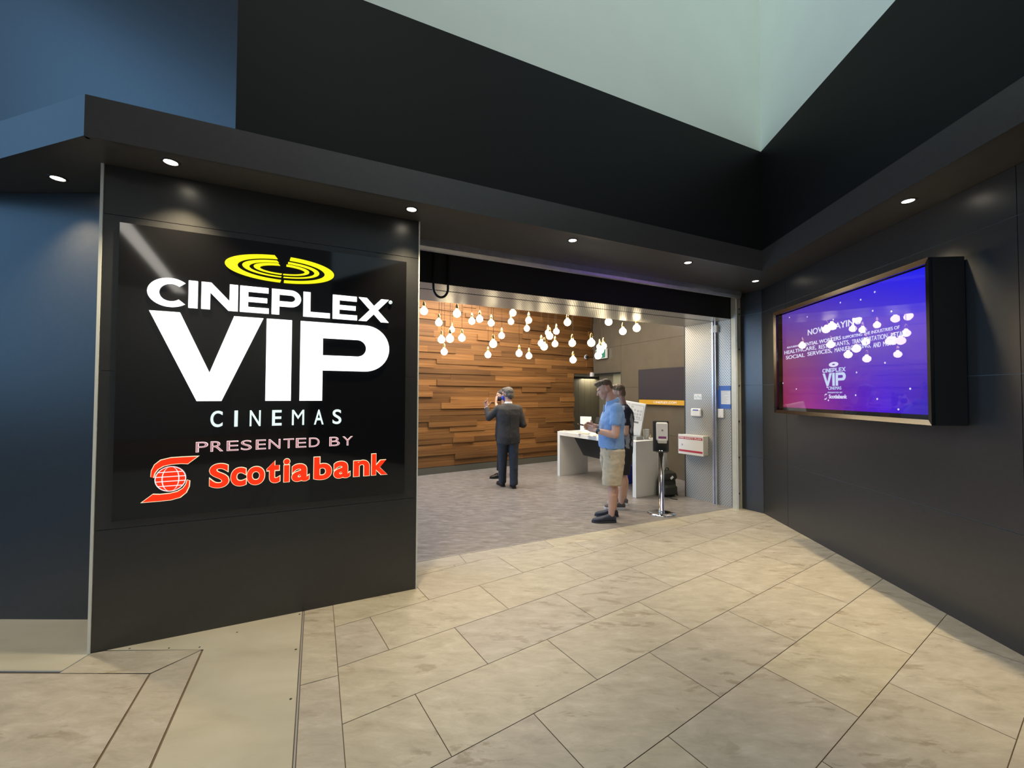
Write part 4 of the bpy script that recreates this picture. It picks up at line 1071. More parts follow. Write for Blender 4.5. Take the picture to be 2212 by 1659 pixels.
bm = bmesh.new(); box(bm, jp(ku - .085, kz - .062, .002), jd * .17, Z3 * .124, jn * .028); obj('shell', bevel(bm, .018, 3), white_pl, kp)
bm = bmesh.new(); box(bm, jp(ku - .045, kz + .028, .0295), jd * .09, Z3 * .018, jn * .002); obj('display', bm, mat('blue_lcd', (.10, .13, .42), .3), kp)
su_, sz_ = ju(1507.5, 857); bm = bmesh.new(); box(bm, jp(su_ - .062, sz_ - .042, .002), jd * .124, Z3 * .085, jn * .0012)
st = obj('sticker', bm, white_pl, None); tag(st, 'small white sticker with pale blue marks above the keypad on the jamb', 'sticker')
for i in range(5):
    bm = bmesh.new(); box(bm, jp(su_ - .05 + .02 * i, sz_ - .03 + .012 * (i % 3), .0034), jd * .014, Z3 * (.03 - .008 * (i % 2)), jn * .0006); obj('mark', bm, mat('pale_blue_print', (.45, .58, .62), .6), st)
(nu0, nz0), (nu1, nz1) = ju(1578.5, 876.5), ju(1556, 842)
nt_ = thing('paper_notice', 'white printed notice held by blue tape on the narrow strip of the jamb', 'notice', jp((nu0 + nu1) / 2, nz0))
bm = bmesh.new(); box(bm, jp(nu0, nz0, .004), jd * (nu1 - nu0), Z3 * (nz1 - nz0), jn * .001); ns = obj('sheet', bm, mat('white_paper', (.72, .76, .82), .8), nt_)
for i in range(9):
    L_ = (nu1 - nu0) * (.75, .6, .7, .3, .72, .5, .66, .4, .55)[i]; bm = bmesh.new(); box(bm, jp(nu1 - (nu1 - nu0) * .12 - L_, nz1 - (nz1 - nz0) * (.12 + .085 * i), .0052), jd * L_, Z3 * .004, jn * .0005); obj('printed_line', bm, mat('print_grey', (.40, .42, .46), .7), ns)
tape = mat('blue_tape', (.055, .15, .52), .55)
for a0, a1, b0, b1 in ((nu0 - .005, nu1 + .02, nz1 - .012, nz1 + .055), (nu0 - .005, nu1 + .025, nz0 - .045, nz0 + .02), (nu1 - .012, nu1 + .035, nz0 - .02, nz1)):
    bm = bmesh.new(); box(bm, jp(a0, b0, .0058), jd * (a1 - a0), Z3 * (b1 - b0), jn * .0008); obj('tape_strip', bm, tape, nt_)
wu, wz = ju(1558.5, 893); bm = bmesh.new(); box(bm, jp(wu - .04, wz - .062, .002), jd * .085, Z3 * .125, jn * .022)
wb = obj('wall_switch', bevel(bm, .006), white_pl, None); tag(wb, 'small white switch box just below the taped notice on the jamb', 'switch')
bm = bmesh.new(); box(bm, jp(wu - .003, wz - .048, .0242), jd * .008, Z3 * .008, jn * .0012); obj('indicator', bm, redp, wb)

# ---- black cable loop hanging from the header
h0, h1 = PL(936.5, 560, SILL + NC * .02, aC), PL(968, 560, SILL + NC * .02, aC); lo_ = PL(953, 642.5, SILL + NC * .02, aC).z; hw_ = (h1 - h0).length / 2; hc = (h0 + h1) / 2
pts = [V(h0.x, h0.y, SOF - .06), V(h0.x, h0.y, lo_ + hw_ * 1.3)]
for i in range(1, 12):
    a = math.pi + math.pi * i / 12; pts.append(V(hc.x, hc.y, lo_ + hw_ * 1.3) + C * (hw_ * math.cos(a)) + Z3 * (hw_ * 1.3 * math.sin(a)))
pts += [V(h1.x, h1.y, lo_ + hw_ * 1.3), V(h1.x, h1.y, SOF - .06)]
bm = bmesh.new(); tube(bm, pts, .0115, 10); tag(obj('cable_loop', bm, mat('black_rubber', (.012, .012, .013), .4), None, True), 'thick black cable hanging in a loop from the header beside the sign wall', 'cable')

# ---- small fittings at the back of the lobby
eu = tu(1301, 765)
def tq3(u, z, d): return T0 + T * u + Z3 * z + NTW * d
ez = tz(1300, 766); (e0, e1) = (tu(1315, 766), tu(1292, 766))
ex = thing('exit_sign', 'green and white pictogram exit sign high in the back corner behind the bulbs', 'sign', tq3((e0 + e1) / 2, ez - .1, 0))
bm = bmesh.new(); box(bm, tq3(e0, ez - .105, .03), T * (e1 - e0), Z3 * .22, NTW * .05); obj('light_box', bevel(bm, .004), white_pl, ex)
bm = bmesh.new(); box(bm, tq3(e0 + .02, ez - .09, .0805), T * (e1 - e0 - .04), Z3 * .19, NTW * .002); gf = obj('green_face', bm, emis('lit_green', (.05, .20, .13), .7), ex)
ec = (e0 + e1) / 2
bm = bmesh.new(); ext2(bm, [(-.03, -.07), (.0, -.07), (.02, -.02), (.045, -.06), (.07, -.06), (.04, .01), (.05, .05), (.02, .06), (-.02, .04), (-.05, .0), (-.03, -.01), (-.005, .02)], 0, .001, lambda a, b, d: tq3(ec - a, ez + b, .0828 + d)); obj('running_figure', bm, emis('lit_sign_white', (.8, .9, .85), .7), gf)
bm = bmesh.new(); box(bm, tq3(e0 + .1, ez + .11, .0), T * (e1 - e0 - .2), Z3 * .04, NTW * .05); obj('mount', bm, white_pl, ex)
cq = PL(1263, 771.5, W0, math.atan2(WD.x, WD.y)); sc2 = thing('security_camera', 'small white dome camera on the timber wall near its right end', 'camera', cq)
bm = bmesh.new(); lathe(bm, cq + NW * .03, NW, [(0, .055), (.03, .055), (.034, .05)], 22); obj('camera_base', bm, white_pl, sc2, True)
bm = bmesh.new(); ell(bm, cq + NW * .065, .042, .042, .042); obj('dome', bm, gloss, sc2, True)
bm = bmesh.new(); lathe(bm, cq + NW * .001, NW, [(0, .03), (.031, .03)], 12); obj('camera_stem', bm, white_pl, sc2)
mq = PL(1276, 809.5, W0, math.atan2(WD.x, WD.y)); bm = bmesh.new(); box(bm, mq - WD * .038 + NW * .0 - Z3 * .05, WD * .075, NW * .09, Z3 * .105); bevel(bm, .012, 3)
tag(obj('motion_sensor', bm, white_pl, None), 'small white motion sensor at the lower right corner of the timber wall', 'sensor')

# ================================================================== PEOPLE
skin_m = {}
def skin(name, c): return mat(name, c, .5, 0, .4, noise=.06, nscale=14)
sk_a = skin('skin_fair_warm', (.58, .34, .25)); sk_b = skin('skin_fair', (.58, .36, .26)); sk_c = skin('skin_pink', (.50, .29, .225)); sk_d = skin('skin_light', (.52, .32, .23))
hair_br = mat('hair_brown', (.13, .085, .045), .6, bump=.6, bscale=90); hair_bl = mat('hair_dark_blond', (.17, .12, .065), .6, bump=.6, bscale=90)
hair_gr = mat('hair_greying', (.105, .092, .078), .6, bump=.6, bscale=90, noise=.3, nscale=40); hair_dk = mat('hair_dark', (.030, .018, .012), .5, bump=.5, bscale=80)
eye_w = mat('eye_white', (.7, .7, .68), .3); eye_d = mat('eye_iris', (.03, .025, .02), .2)
class Body:
    def __init__(s, name_label, root, heading, skin_mat):
        s.f = hd(rad(heading)); s.r = Vector((s.f.y, -s.f.x, 0)); s.o = Vector(root); s.skin = skin_mat
        s.t = thing('person', name_label, 'person', s.o); s.bm = bmesh.new()
    def P(s, f, r, z): return s.o + s.f * f + s.r * r + Z3 * z
    def cap(s, a, ra, b, rb, bm=None, flat=None): capsule(s.bm if bm is None else bm, s.P(*a), ra, s.P(*b), rb, 14, flat)
    def head(s, c, pitch=0, yaw=0, roll=0, k=1.0, nose=1.0):
        q = Quaternion(Z3, rad(yaw)); f = q @ s.f; rt = Vector((f.y, -f.x, 0))
        q2 = Quaternion(rt, rad(-pitch)); f = q2 @ f; u = rt.cross(f).normalized()
        C_ = s.P(*c); s.hc, s.hf, s.hr, s.hu, s.hk = C_, f, rt, u, k
        L = lambda a, b, z: C_ + f * (a * k) + rt * (b * k) + u * (z * k)
        s.H = L; bm = s.bm
        ell(bm, L(-.012, 0, .022), .098 * k, .076 * k, .102 * k, f, -rt)
        ell(bm, L(.028, 0, -.030), .070 * k, .060 * k, .078 * k, f, -rt)
        ell(bm, L(.058, 0, -.088), .034 * k, .036 * k, .026 * k, f, -rt)
        capsule(bm, L(.084, 0, .014), .010 * k, L(.110 * nose, 0, -.026), .0155 * k, 10)
        ell(bm, L(.080, 0, .030), .018 * k, .048 * k, .012 * k, f, -rt)
        ell(bm, L(.088, 0, -.054), .014 * k, .025 * k, .007 * k, f, -rt); ell(bm, L(.085, 0, -.067), .014 * k, .022 * k, .007 * k, f, -rt)
        for sg_ in (-1, 1):
            ell(bm, L(.055, .036 * sg_, -.024), .030 * k, .024 * k, .026 * k, f, -rt)
            ell(bm, L(-.012, .0765 * sg_, -.004), .017 * k, .0085 * k, .030 * k, f, -rt)
    def eyes(s):
        for sg_ in (-1, 1):
            bm = bmesh.new(); ell(bm, s.H(.0705, .030 * sg_, .006), .010, .012, .008, s.hf, -s.hr, 12); e_ = obj('eye', bm, eye_w, s.t, True)
            bm = bmesh.new(); ell(bm, s.H(.0775, .030 * sg_, .003), .004, .005, .005, s.hf, -s.hr, 10); obj('iris', bm, eye_d, e_, True)
    def hand(s, wrist, tip, side, curl=.5, thumb=1.0):
        """wrist and the direction point are local; side = local direction of the thumb"""
        w_ = s.P(*wrist); d = (s.P(*tip) - w_).normalized(); sv = (s.f * side[0] + s.r * side[1] + Z3 * side[2]); sv = (sv - d * sv.dot(d)).normalized(); n = sv.cross(d).normalized()
        bm = s.bm
        loft(bm, [(w_ + d * a, sv, hw, n, hn) for a, hw, hn in ((-.015, .026, .020), (.02, .033, .019), (.06, .041, .016), (.092, .041, .013))], 14, 2.6)
        for i, (off, L, rr_) in enumerate(((.030, .072, .0088), (.010, .080, .0092), (-.011, .074, .0088), (-.031, .058, .0078))):
            p = w_ + d * .088 + sv * off; dd = d.copy()
            for k, fr in enumerate((.44, .31, .25)):
                ang = (curl[i] if isinstance(curl, tuple) else curl) * (.55, .9, .6)[k] * (1 + .12 * i); dd = (dd * math.cos(ang) + n * math.sin(ang)).normalized()
                q_ = p + dd * (L * fr); capsule(bm, p, rr_ * (1 - .07 * k), q_, rr_ * (.93 - .07 * k), 8); p = q_
        p = w_ + d * .025 + sv * .030; dd = (d * .62 + sv * .72 * thumb + n * .25).normalized()
        for k, L in enumerate((.036, .030, .024)):
            q_ = p + dd * L; capsule(bm, p, .0118 - .001 * k, q_, .0108 - .001 * k, 8); p = q_; dd = (dd + d * .28 + n * .12).normalized()
    def finish(s, voxel=.006): return remeshed('body', s.bm, voxel, s.skin, s.t, 3)
    def torso(s, bm, secs, n=24, p=2.5): loft(bm, [(s.P(f, r, z), s.f, hf, s.r, hr) for z, f, hf, r, hr in secs], n, p)
    def shoe(s, f, r, yaw, mu, ms, L=.29, sole=.022, hgt=.085, name='shoe', back=.075):
        d = Quaternion(Z3, rad(yaw)) @ s.f; x = Vector((d.y, -d.x, 0)); a = s.P(f, r, 0) - d * back
        bm = bmesh.new()
        for t, hw, h in ():
            pass
        prof = ((.0, .026, .058), (.03, .036, hgt), (.08, .038, hgt + .006), (.13, .040, .072), (.18, .047, .056), (.23, .046, .046), (.265, .034, .036), (.285, .014, .026))
        k = L / .29
        loft(bm, [(a + d * (t * k) + Z3 * (sole * .6 + h / 2), x, hw, Z3, h / 2) for t, hw, h in prof], 18, 2.6)
        o = remeshed(name, bm, .005, mu, s.t, 3)
        bm = bmesh.new(); out = [(-.006, .012), (.0, .028), (.04, .038), (.10, .038), (.18, .049), (.23, .049), (.27, .037), (.292, .012)]
        q = [a + d * (t * k) + x * w_ for t, w_ in out] + [a + d * (t * k) - x * w_ for t, w_ in out[::-1]]
        hexa(bm, [V(p.x, p.y, .001) for p in q], [V(p.x, p.y, sole) for p in q]); obj('sole', bm, ms, o)
        for i in range(3):
            c_ = a + d * ((.115 + .025 * i) * k) + Z3 * (sole * .6 + .080 - .012 * i)
            bm = bmesh.new(); tube(bm, [c_ - x * .022 - Z3 * .010, c_ + Z3 * .002, c_ + x * .022 - Z3 * .010], .0032, 6); obj('lace', bm, ms if name == 'sneaker' else mu, o, True)
        return o
    def hair(s, vols, m, voxel=.006, disp=.010):
        bm = bmesh.new()
        for (a, b, z), (ra, rb_, rz) in vols: ell(bm, s.H(a, b, z), ra * s.hk, rb_ * s.hk, rz * s.hk, s.hf, -s.hr)
        return remeshed('hair', bm, voxel, m, s.t, 2, disp, .02)

def legs_skin(b, hip, knee, ank, s):
    b.cap((*hip[:1], hip[1], hip[2]), .082, knee, .056); b.cap(knee, .054, (ank[0] - .012, ank[1], (knee[2] * .62 + ank[2] * .38)), .055); b.cap((ank[0] - .012, ank[1], (knee[2] * .62 + ank[2] * .38)), .054, ank, .036)
    b.cap(ank, .036, (ank[0] + .0, ank[1], .045), .026); b.cap((ank[0], ank[1], .042), .024, (ank[0] + .11, ank[1], .036), .018)

# ---- man in the blue shirt
a = Body('person in a light blue short-sleeved shirt and khaki shorts looking down at a phone', (1.22, 5.20, 0), -88, sk_a)
a.head((.045, 0, 1.625), pitch=24, k=1.0)
a.cap((-.055, 0, 1.42), .062, (.0, 0, 1.575), .058)
a.torso(a.bm, [(.86, -.04, .10, 0, .155), (1.0, -.04, .105, 0, .15), (1.15, -.04, .105, 0, .155), (1.30, -.05, .11, 0, .17), (1.40, -.06, .085, 0, .17), (1.44, -.06, .055, 0, .10)])
fl, fr_ = (.015, -.13), (-.065, .12)
legs_skin(a, (-.045, -.10, .86), (-.02, -.115, .48), (fl[0] - .02, fl[1], .085), 1); legs_skin(a, (-.045, .10, .86), (-.05, .11, .48), (fr_[0] - .02, fr_[1], .085), 1)
shl, shr = (-.06, -.185, 1.385), (-.06, .185, 1.385)
ell_, elr = (-.035, -.235, 1.075), (-.03, .235, 1.09); wrl, wrr = (.185, -.125, 1.115), (.195, .060, 1.165)
a.cap(shl, .058, ell_, .046); a.cap(shr, .058, elr, .046)
for e_, w_ in ((ell_, wrl), (elr, wrr)):
    m_ = tuple(e_[i] * .65 + w_[i] * .35 for i in range(3)); a.cap(e_, .044, m_, .045); a.cap(m_, .044, w_, .029)
a.hand(wrl, (.30, -.055, 1.165), (.3, .2, 1), .55); a.hand(wrr, (.31, .0, 1.195), (.2, -.6, .7), .75)
a.finish(.0055); a.eyes()
a.hair([((-.026, 0, .056), (.088, .0745, .074)), ((-.058, 0, .012), (.050, .066, .060)), ((.036, 0, .104), (.056, .048, .030)), ((.070, 0, .106), (.034, .040, .022)), ((.01, 0, .082), (.080, .064, .048))], hair_br, .006, .006)
shirt_m = mat('blue_chambray', (.205, .365, .66), .8, noise=.07, nscale=50)
bm = bmesh.new()
a.torso(bm, [(.895, -.035, .150, 0, .190), (.98, -.03, .156, 0, .195), (1.10, -.03, .152, 0, .195), (1.24, -.045, .148, 0, .205), (1.34, -.060, .128, 0, .210), (1.405, -.062, .095, 0, .180), (1.445, -.058, .070, 0, .105), (1.470, -.052, .066, 0, .072)])
for s_, e_ in ((shl, ell_), (shr, elr)):
    k_ = .50; m_ = tuple(s_[i] * (1 - k_) + e_[i] * k_ for i in range(3)); a.cap(s_, .078, m_, .070, bm); d_ = (a.P(*e_) - a.P(*s_)).normalized()
    loft(bm, [(a.P(*m_) + d_ * t, a.f, .072, a.r, .066) for t in (-.05, 0, .03)], 16, 2)
sh = remeshed('shirt', bm, .009, shirt_m, a.t, 4, .022, .11)
bm = bmesh.new()
cz = a.P(-.045, 0, 1.462); n_ = 22; pr = None
for (dz_, kf, kr) in ((.0, .074, .076), (.035, .070, .070), (.036, .078, .078), (-.006, .090, .092)):
    q = [bm.verts.new(cz + a.f * (kf * math.cos(6.2832 * i / n_) + dz_ * .25 - .01) + a.r * (kr * math.sin(6.2832 * i / n_)) + Z3 * (dz_ - .028 * math.cos(6.2832 * i / n_))) for i in range(n_)]
    if pr: bridge(bm, pr, q)
    pr = q
obj('collar', bm, shirt_m, sh, True)
bm = bmesh.new(); tube(bm, [a.P(.055 + .055 * i / 6 * (1 - .04 * i), -.02, 1.43 - .08 * i) for i in range(7)], .009, 6); obj('button_placket', bm, shirt_m, sh, True)
khaki = mat('khaki_cotton', (.50, .43, .31), .85, noise=.06, nscale=30)
bm = bmesh.new()
a.torso(bm, [(.965, -.04, .125, 0, .172), (.90, -.042, .140, 0, .185), (.80, -.045, .148, 0, .195), (.76, -.045, .12, 0, .16)])
for sg_, ft in ((-1, fl), (1, fr_)):
    kx_ = (ft[0] * .5 - .02)
    loft(bm, [(a.P(f, sg_ * r, z), a.f, hf, a.r, hr) for z, f, hf, r, hr in ((.88, -.045, .135, .098, .100), (.72, -.040, .132, .105, .100), (.58, kx_ - .01, .124, .112, .098), (.452, kx_, .116, .116, .096))], 20, 2.4)
so = remeshed('shorts', bm, .009, khaki, a.t, 3, .022, .10)
bm = bmesh.new(); tube(bm, [a.P(.075, -.150, .91), a.P(.045, -.178, .85), a.P(.02, -.190, .79)], .006, 6); obj('pocket_seam', bm, mat('khaki_seam', (.38, .325, .23), .9), so, True)
navy = mat('navy_canvas', (.030, .036, .055), .7, noise=.1, nscale=40); navy_s = mat('dark_sole', (.035, .037, .045), .7)
a.shoe(fl[0], fl[1], 3, navy, navy_s, .295); a.shoe(fr_[0], fr_[1], -4, navy, navy_s, .295)
wl_ = a.P(*wrl); wd = (a.P(*wrl) - a.P(*ell_)).normalized(); bm = bmesh.new(); lathe(bm, wl_ - wd * .038, wd, [(0, .030), (.002, .0365), (.022, .0355), (.024, .029)], 20); wt = obj('wristwatch', bm, blackmat, a.t, True)
u_, v_ = frame_of(wd); bm = bmesh.new(); cbox(bm, wl_ - wd * .027 + (Z3 * .4 - a.r * .9).normalized() * .037, wd * .034, wd.cross(-a.r).normalized() * .034, -a.r * .010); obj('watch_face', bevel(bm, .003), gloss, wt)
ph = a.P(.318, -.035, 1.178); bm = bmesh.new(); pd = (a.f * .9 + Z3 * .18).normalized(); pw = (a.r * .95 + Z3 * .1).normalized(); pw = (pw - pd * pw.dot(pd)).normalized(); pn = pd.cross(pw)
box(bm, ph - pd * .07 - pw * .036, pd * .145, pw * .072, pn * .009); bevel(bm, .003)
fo = thing('phone', 'dark phone held in both hands by the person in the blue shirt', 'phone', ph)
obj('phone_case', bm, mat('maroon_case', (.075, .020, .020), .4), fo)
bm = bmesh.new(); nz_ = pn if pn.z > 0 else -pn
box(bm, ph - pd * .064 - pw * .032 + (pn * .009 if pn.z > 0 else Vector((0, 0, 0))) + nz_ * .0004, pd * .13, pw * .064, nz_ * .0008); obj('phone_screen', bm, gloss, fo)

# ---- man in the floral shirt, beyond him
b = Body('person in a dark floral shirt and black shorts standing close behind the blue-shirted person', (1.535, 5.80, 0), -82, sk_b)
b.head((.045, 0, 1.585), pitch=10, k=.98)
b.cap((-.03, 0, 1.38), .060, (.005, 0, 1.53), .056)
b.torso(b.bm, [(.84, -.02, .10, 0, .15), (1.0, -.02, .10, 0, .15), (1.25, -.03, .11, 0, .165), (1.36, -.04, .08, 0, .165), (1.40, -.035, .055, 0, .10)])
gl, gr = (.04, -.15), (-.03, .10)
legs_skin(b, (-.03, -.10, .82), (-.0, -.115, .46), (gl[0] - .02, gl[1], .085), 1); legs_skin(b, (-.03, .10, .82), (-.03, .105, .46), (gr[0] - .02, gr[1], .085), 1)
bl, br_ = (-.04, -.18, 1.34), (-.04, .18, 1.34); el_, er_ = (-.03, -.225, 1.05), (-.03, .225, 1.05); wl2, wr2 = (.18, -.15, 1.02), (.18, .15, 1.02)
for s_, e_, w_ in ((bl, el_, wl2), (br_, er_, wr2)):
    b.cap(s_, .055, e_, .044); m_ = tuple(e_[i] * .65 + w_[i] * .35 for i in range(3)); b.cap(e_, .042, m_, .043); b.cap(m_, .042, w_, .028)
b.hand(wl2, (.3, -.12, 1.02), (.2, .5, .8), .5); b.hand(wr2, (.3, .12, 1.02), (.2, -.5, .8), .5)
b.finish(.0065); b.eyes()
b.hair([((-.020, 0, .048), (.096, .079, .082)), ((-.058, 0, -.005), (.054, .072, .075)), ((.035, 0, .090), (.070, .060, .036))], hair_bl)
def floral_build(nt, bs):
    tc = nn(nt, 'TexCoord'); n0 = nn(nt, 'TexNoise'); n0.inputs['Scale'].default_value = 9; nt.links.new(tc.outputs['Object'], n0.inputs['Vector'])
    ad = nn(nt, 'VectorMath', operation='MULTIPLY_ADD'); nt.links.new(n0.outputs['Color'], ad.inputs[0]); ad.inputs[1].default_value = (.09, .09, .09); nt.links.new(tc.outputs['Object'], ad.inputs[2])
    mp = nn(nt, 'Mapping'); mp.inputs['Scale'].default_value = (1, 1, .62); mp.inputs['Rotation'].default_value = (.6, .4, .3); nt.links.new(ad.outputs[0], mp.inputs[0])
    v = nn(nt, 'TexVoronoi'); v.inputs['Scale'].default_value = 13; nt.links.new(mp.outputs[0], v.inputs['Vector'])
    r = ramp(nt, [(0, (.30, .32, .37)), (.44, (.24, .26, .31)), (.50, (.024, .026, .038)), (1, (.014, .015, .024))]); nt.links.new(v.outputs['Distance'], r.inputs[0]); nt.links.new(r.outputs[0], bs.inputs['Base Color'])
floral = attr_mat('floral_print', .8, .3, floral_build)
bm = bmesh.new()
b.torso(bm, [(.79, -.015, .140, 0, .182), (.95, -.012, .148, 0, .19), (1.10, -.015, .150, 0, .19), (1.22, -.03, .150, 0, .20), (1.31, -.045, .125, 0, .205), (1.365, -.045, .09, 0, .17), (1.405, -.035, .068, 0, .10), (1.425, -.03, .064, 0, .07)])
for s_, e_ in ((bl, el_), (br_, er_)): m_ = tuple(s_[i] * .45 + e_[i] * .55 for i in range(3)); b.cap(s_, .075, m_, .066, bm)
remeshed('floral_shirt', bm, .01, floral, b.t, 4, .018, .11)
blk = mat('black_cotton', (.014, .014, .016), .85)
bm = bmesh.new(); b.torso(bm, [(.90, -.02, .12, 0, .165), (.80, -.02, .135, 0, .180), (.72, -.02, .12, 0, .16)])
for sg_, ft in ((-1, gl), (1, gr)): loft(bm, [(b.P(f, sg_ * r, z), b.f, hf, b.r, hr) for z, f, hf, r, hr in ((.82, -.02, .13, .095, .098), (.66, -.01, .122, .108, .096), (.47, ft[0] * .6 - .01, .112, .118, .092))], 20, 2.4)
remeshed('shorts', bm, .01, blk, b.t, 3, .015, .1)
grey_c = mat('grey_canvas', (.085, .075, .072), .75); white_s = mat('white_rubber', (.62, .62, .60), .5)
b.shoe(gl[0], gl[1], 4, grey_c, white_s, .285, .030, .075, 'sneaker'); b.shoe(gr[0], gr[1], -18, grey_c, white_s, .285, .030, .075, 'sneaker')

# ---- man in the suit, back turned
c = Body('person in a dark grey suit and blue face mask, back turned, raising the left hand', (-.061, 6.955, 0), -14, sk_c)
c.head((.03, -.01, 1.557), pitch=4, yaw=42, k=1.0)
c.cap((-.01, 0, 1.36), .060, (.01, 0, 1.51), .056)
c.torso(c.bm, [(.82, 0, .10, 0, .15), (1.1, 0, .11, 0, .15), (1.27, 0, .11, 0, .17), (1.35, 0, .075, 0, .15)])
sl, sr_ = (-.0, -.175, 1.325), (-.0, .175, 1.325)
cel, cwl = (.07, -.315, 1.165), (.16, -.345, 1.33); cer, cwr = (-.02, .255, 1.045), (.19, .16, 1.06)
c.cap(sl, .05, cel, .042); c.cap(cel, .040, cwl, .028); c.cap(sr_, .05, cer, .042); c.cap(cer, .040, cwr, .028)
c.hand(cwl, (.17, -.36, 1.5), (.2, .9, .2), (.12, .8, 1.15, 1.25)); c.hand(cwr, (.32, .12, 1.08), (.1, -.5, .8), .5)
rf = V(.037, 6.896) - c.o; lf = V(-.159, 7.031) - c.o
RF = (rf.dot(c.f), rf.dot(c.r)); LF = (lf.dot(c.f), lf.dot(c.r))
for sg_, ft in ((1, RF), (-1, LF)): c.cap((0, sg_ * .09, .82), .075, (ft[0] * .6, ft[1], .45), .05); c.cap((ft[0] * .6, ft[1], .45), .048, (ft[0], ft[1], .08), .036); c.cap((ft[0], ft[1], .05), .024, (ft[0] + .10, ft[1], .036), .018)
c.finish(.006); c.eyes()
c.hair([((-.022, 0, .045), (.097, .081, .084)), ((-.058, 0, -.012), (.056, .074, .082)), ((.03, 0, .085), (.068, .064, .036)), ((-.02, .066, .0), (.03, .016, .045)), ((-.02, -.066, .0), (.03, .016, .045))], hair_gr)
suit = mat('charcoal_wool', (.040, .037, .036), .85, noise=.12, nscale=60); trs = mat('dark_navy_wool', (.030, .034, .043), .85, noise=.08, nscale=60)
bm = bmesh.new()
c.torso(bm, [(.735, -.005, .140, 0, .195), (.85, -.005, .145, 0, .195), (.98, 0, .138, 0, .185), (1.10, 0, .136, 0, .188), (1.22, -.005, .140, 0, .205), (1.31, -.01, .120, 0, .205), (1.365, -.01, .09, 0, .165), (1.40, -.005, .068, 0, .085)])
for s_, e_, w_ in ((sl, cel, cwl), (sr_, cer, cwr)):
    c.cap((s_[0], s_[1] * .97, s_[2] - .012), .071, e_, .060, bm); k_ = .86; m_ = tuple(e_[i] * (1 - k_) + w_[i] * k_ for i in range(3)); c.cap(e_, .060, m_, .046, bm)
jk = remeshed('suit_jacket', bm, .009, suit, c.t, 3, .014, .12)
bm = bmesh.new(); tube(bm, [c.P(-.158, .0, .745), c.P(-.160, .0, .90)], .0035, 6); obj('back_vent', bm, blackmat, jk, True)
bm = bmesh.new(); tube(bm, [c.P(-.150, 0, 1.0), c.P(-.150, 0, 1.2), c.P(-.13, 0, 1.33)], .003, 6); obj('back_seam', bm, blackmat, jk, True)
bm = bmesh.new(); loft(bm, [(c.P(-.0, 0, z), c.f, a1, c.r, a2) for z, a1, a2 in ((1.375, .066, .072), (1.415, .0635, .067), (1.432, .062, .064))], 22, 2); obj('shirt_collar', bm, white_pl, c.t, True)
for e_, w_ in ((cel, cwl), (cer, cwr)):
    dv = (c.P(*w_) - c.P(*e_)).normalized(); bm = bmesh.new(); lathe(bm, c.P(*w_) - dv * .03, dv, [(0, .040), (.028, .037)], 16); obj('shirt_cuff', bm, white_pl, c.t, True)
bm = bmesh.new(); c.torso(bm, [(.86, 0, .12, 0, .165), (.78, 0, .125, 0, .17), (.72, 0, .11, 0, .15)])
for sg_, ft in ((1, RF), (-1, LF)): loft(bm, [(c.P(f, r, z), c.f, hf, c.r, hr) for z, f, hf, r, hr in ((.80, ft[0] * .15, .115, sg_ * .088, .090), (.62, ft[0] * .4, .096, (sg_ * .09 + ft[1]) / 2, .082), (.42, ft[0] * .72, .080, ft[1], .072), (.20, ft[0] * .95, .074, ft[1], .067), (.055, ft[0] + .0, .078, ft[1], .064))], 20, 2.3)
remeshed('trousers', bm, .009, trs, c.t, 3, .014, .1)
blksh = mat('black_leather', (.012, .011, .011), .3)
c.shoe(RF[0] + .01, RF[1], -6, blksh, blksh, .29, .022, .075, 'dress_shoe'); c.shoe(LF[0] + .01, LF[1], 8, blksh, blksh, .29, .022, .075, 'dress_shoe')
maskm = mat('blue_mask_cloth', (.045, .085, .50), .8)
def mask_on(p, m):
    bm = bmesh.new(); ell(bm, p.H(.052, 0, -.048), .064, .066, .060, p.hf, -p.hr); mk = remeshed('face_mask', bm, .006, m, p.t, 2)
    for sg_ in (-1, 1):
        for dz_ in (.0, -.05):
            bm = bmesh.new(); tube(bm, [p.H(.06, .058 * sg_, -.03 + dz_ * .8), p.H(.02, .079 * sg_, -.02 + dz_ * .5), p.H(-.012, .086 * sg_, .0 + dz_ * .4)], .0022, 6); obj('ear_loop', bm, blackmat, mk, True)
mask_on(c, maskm)
gs = []
bm = bmesh.new()
for sg_ in (-1, 1): tube(bm, [c.H(.092, .012 * sg_, .014), c.H(.094, .030 * sg_, .024), c.H(.084, .054 * sg_, .016), c.H(.088, .050 * sg_, -.006), c.H(.094, .022 * sg_, -.008), c.H(.092, .012 * sg_, .014), c.H(.092, -.012 * sg_, .014)], .0024, 6); tube(bm, [c.H(.084, .056 * sg_, .014), c.H(.03, .080 * sg_, .012), c.H(-.02, .083 * sg_, .008)], .0022, 6)
obj('eyeglasses', bm, blackmat, c.t, True)

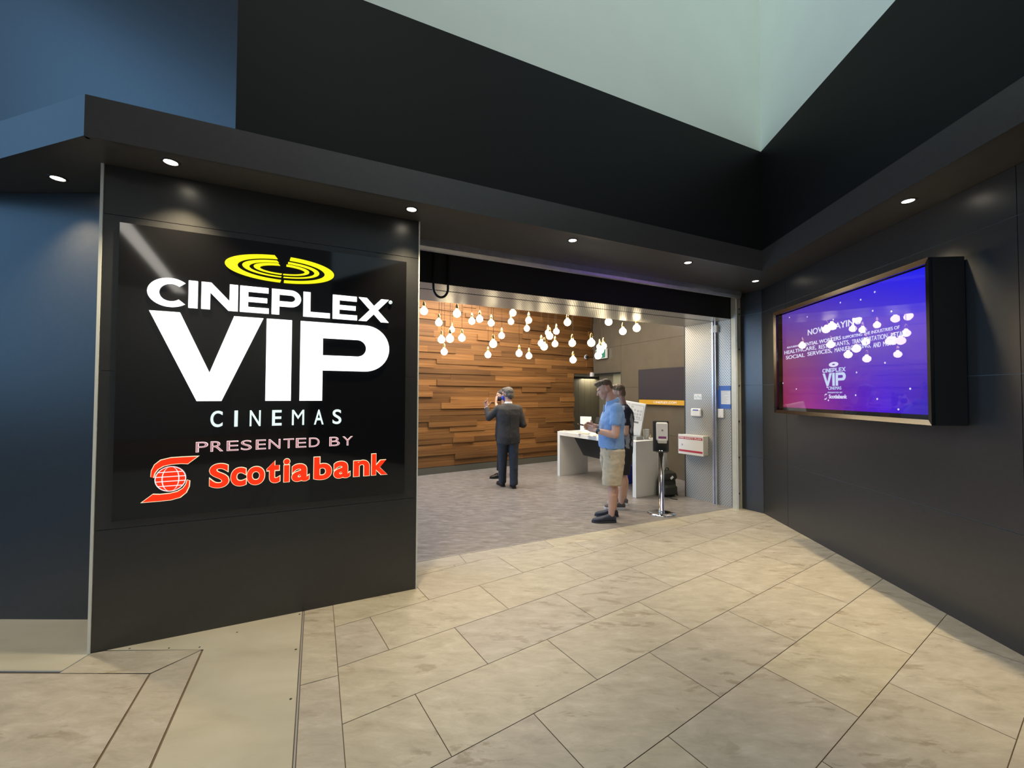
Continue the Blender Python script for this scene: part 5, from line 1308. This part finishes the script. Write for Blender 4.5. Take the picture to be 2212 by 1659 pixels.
# ---- woman beyond him
d = Body('dark-haired person in black half hidden behind the person in the suit, hand at face', (-.185, 7.80, 0), -112, sk_d)
d.head((.02, .0, 1.535), pitch=6, k=.94)
d.cap((-.02, 0, 1.34), .050, (.0, 0, 1.49), .048)
d.torso(d.bm, [(.82, 0, .09, 0, .15), (1.05, 0, .085, 0, .125), (1.22, 0, .10, 0, .145), (1.32, -.01, .07, 0, .14)])
dl, dr2 = (-.01, -.155, 1.30), (-.01, .155, 1.30)
del_, dwl = (.13, -.14, 1.215), (.135, -.03, 1.40); der, dwr = (-.06, .19, 1.03), (-.09, .15, .86)
d.cap(dl, .044, del_, .037); d.cap(del_, .036, dwl, .024); d.cap(dr2, .044, der, .037); d.cap(der, .036, dwr, .024)
d.hand(dwl, (.115, .0, 1.52), (0, .8, .2), .4); d.hand(dwr, (-.09, .14, .70), (.8, 0, .1), .4)
DLF, DRF = (.085, -.10), (-.05, .10)
for sg_, ft in ((-1, DLF), (1, DRF)): d.cap((0, sg_ * .085, .82), .075, (ft[0] * .6, ft[1], .46), .048); d.cap((ft[0] * .6, ft[1], .46), .046, (ft[0], ft[1], .09), .030); d.cap((ft[0], ft[1], .04), .022, (ft[0] + .08, ft[1], .026), .012)
d.finish(.006); d.eyes()
d.hair([((-.02, 0, .045), (.098, .083, .086)), ((-.055, 0, -.03), (.060, .080, .105)), ((-.05, 0, -.12), (.045, .068, .07))], hair_dk)
mask_on(d, mat('dark_mask_cloth', (.02, .02, .045), .8))
topm = mat('black_knit', (.013, .014, .018), .9)
bm = bmesh.new(); d.torso(bm, [(.80, 0, .115, 0, .175), (.92, 0, .11, 0, .165), (1.05, 0, .102, 0, .145), (1.18, .01, .118, 0, .16), (1.27, -.005, .10, 0, .17), (1.325, -.01, .075, 0, .13), (1.35, -.01, .058, 0, .08)])
d.cap(dl, .060, tuple(dl[i] * .35 + del_[i] * .65 for i in range(3)), .048, bm); d.cap(dr2, .060, der, .046, bm)
remeshed('top', bm, .01, topm, d.t, 3, .012, .1)
bm = bmesh.new(); d.torso(bm, [(.88, 0, .11, 0, .165), (.78, 0, .12, 0, .178), (.72, 0, .1, 0, .15)])
for sg_, ft in ((-1, DLF), (1, DRF)): loft(bm, [(d.P(f, r, z), d.f, hf, d.r, hr) for z, f, hf, r, hr in ((.80, 0, .11, sg_ * .085, .088), (.60, ft[0] * .4, .088, sg_ * .09, .078), (.40, ft[0] * .7, .068, ft[1], .062), (.15, ft[0], .058, ft[1], .052))], 18, 2.2)
remeshed('trousers', bm, .01, topm, d.t, 3, .01, .1)
d.shoe(DLF[0], DLF[1], -16, blksh, blksh, .245, .014, .055, 'flat_shoe', .06); d.shoe(DRF[0], DRF[1], 6, blksh, blksh, .245, .014, .055, 'flat_shoe', .06)
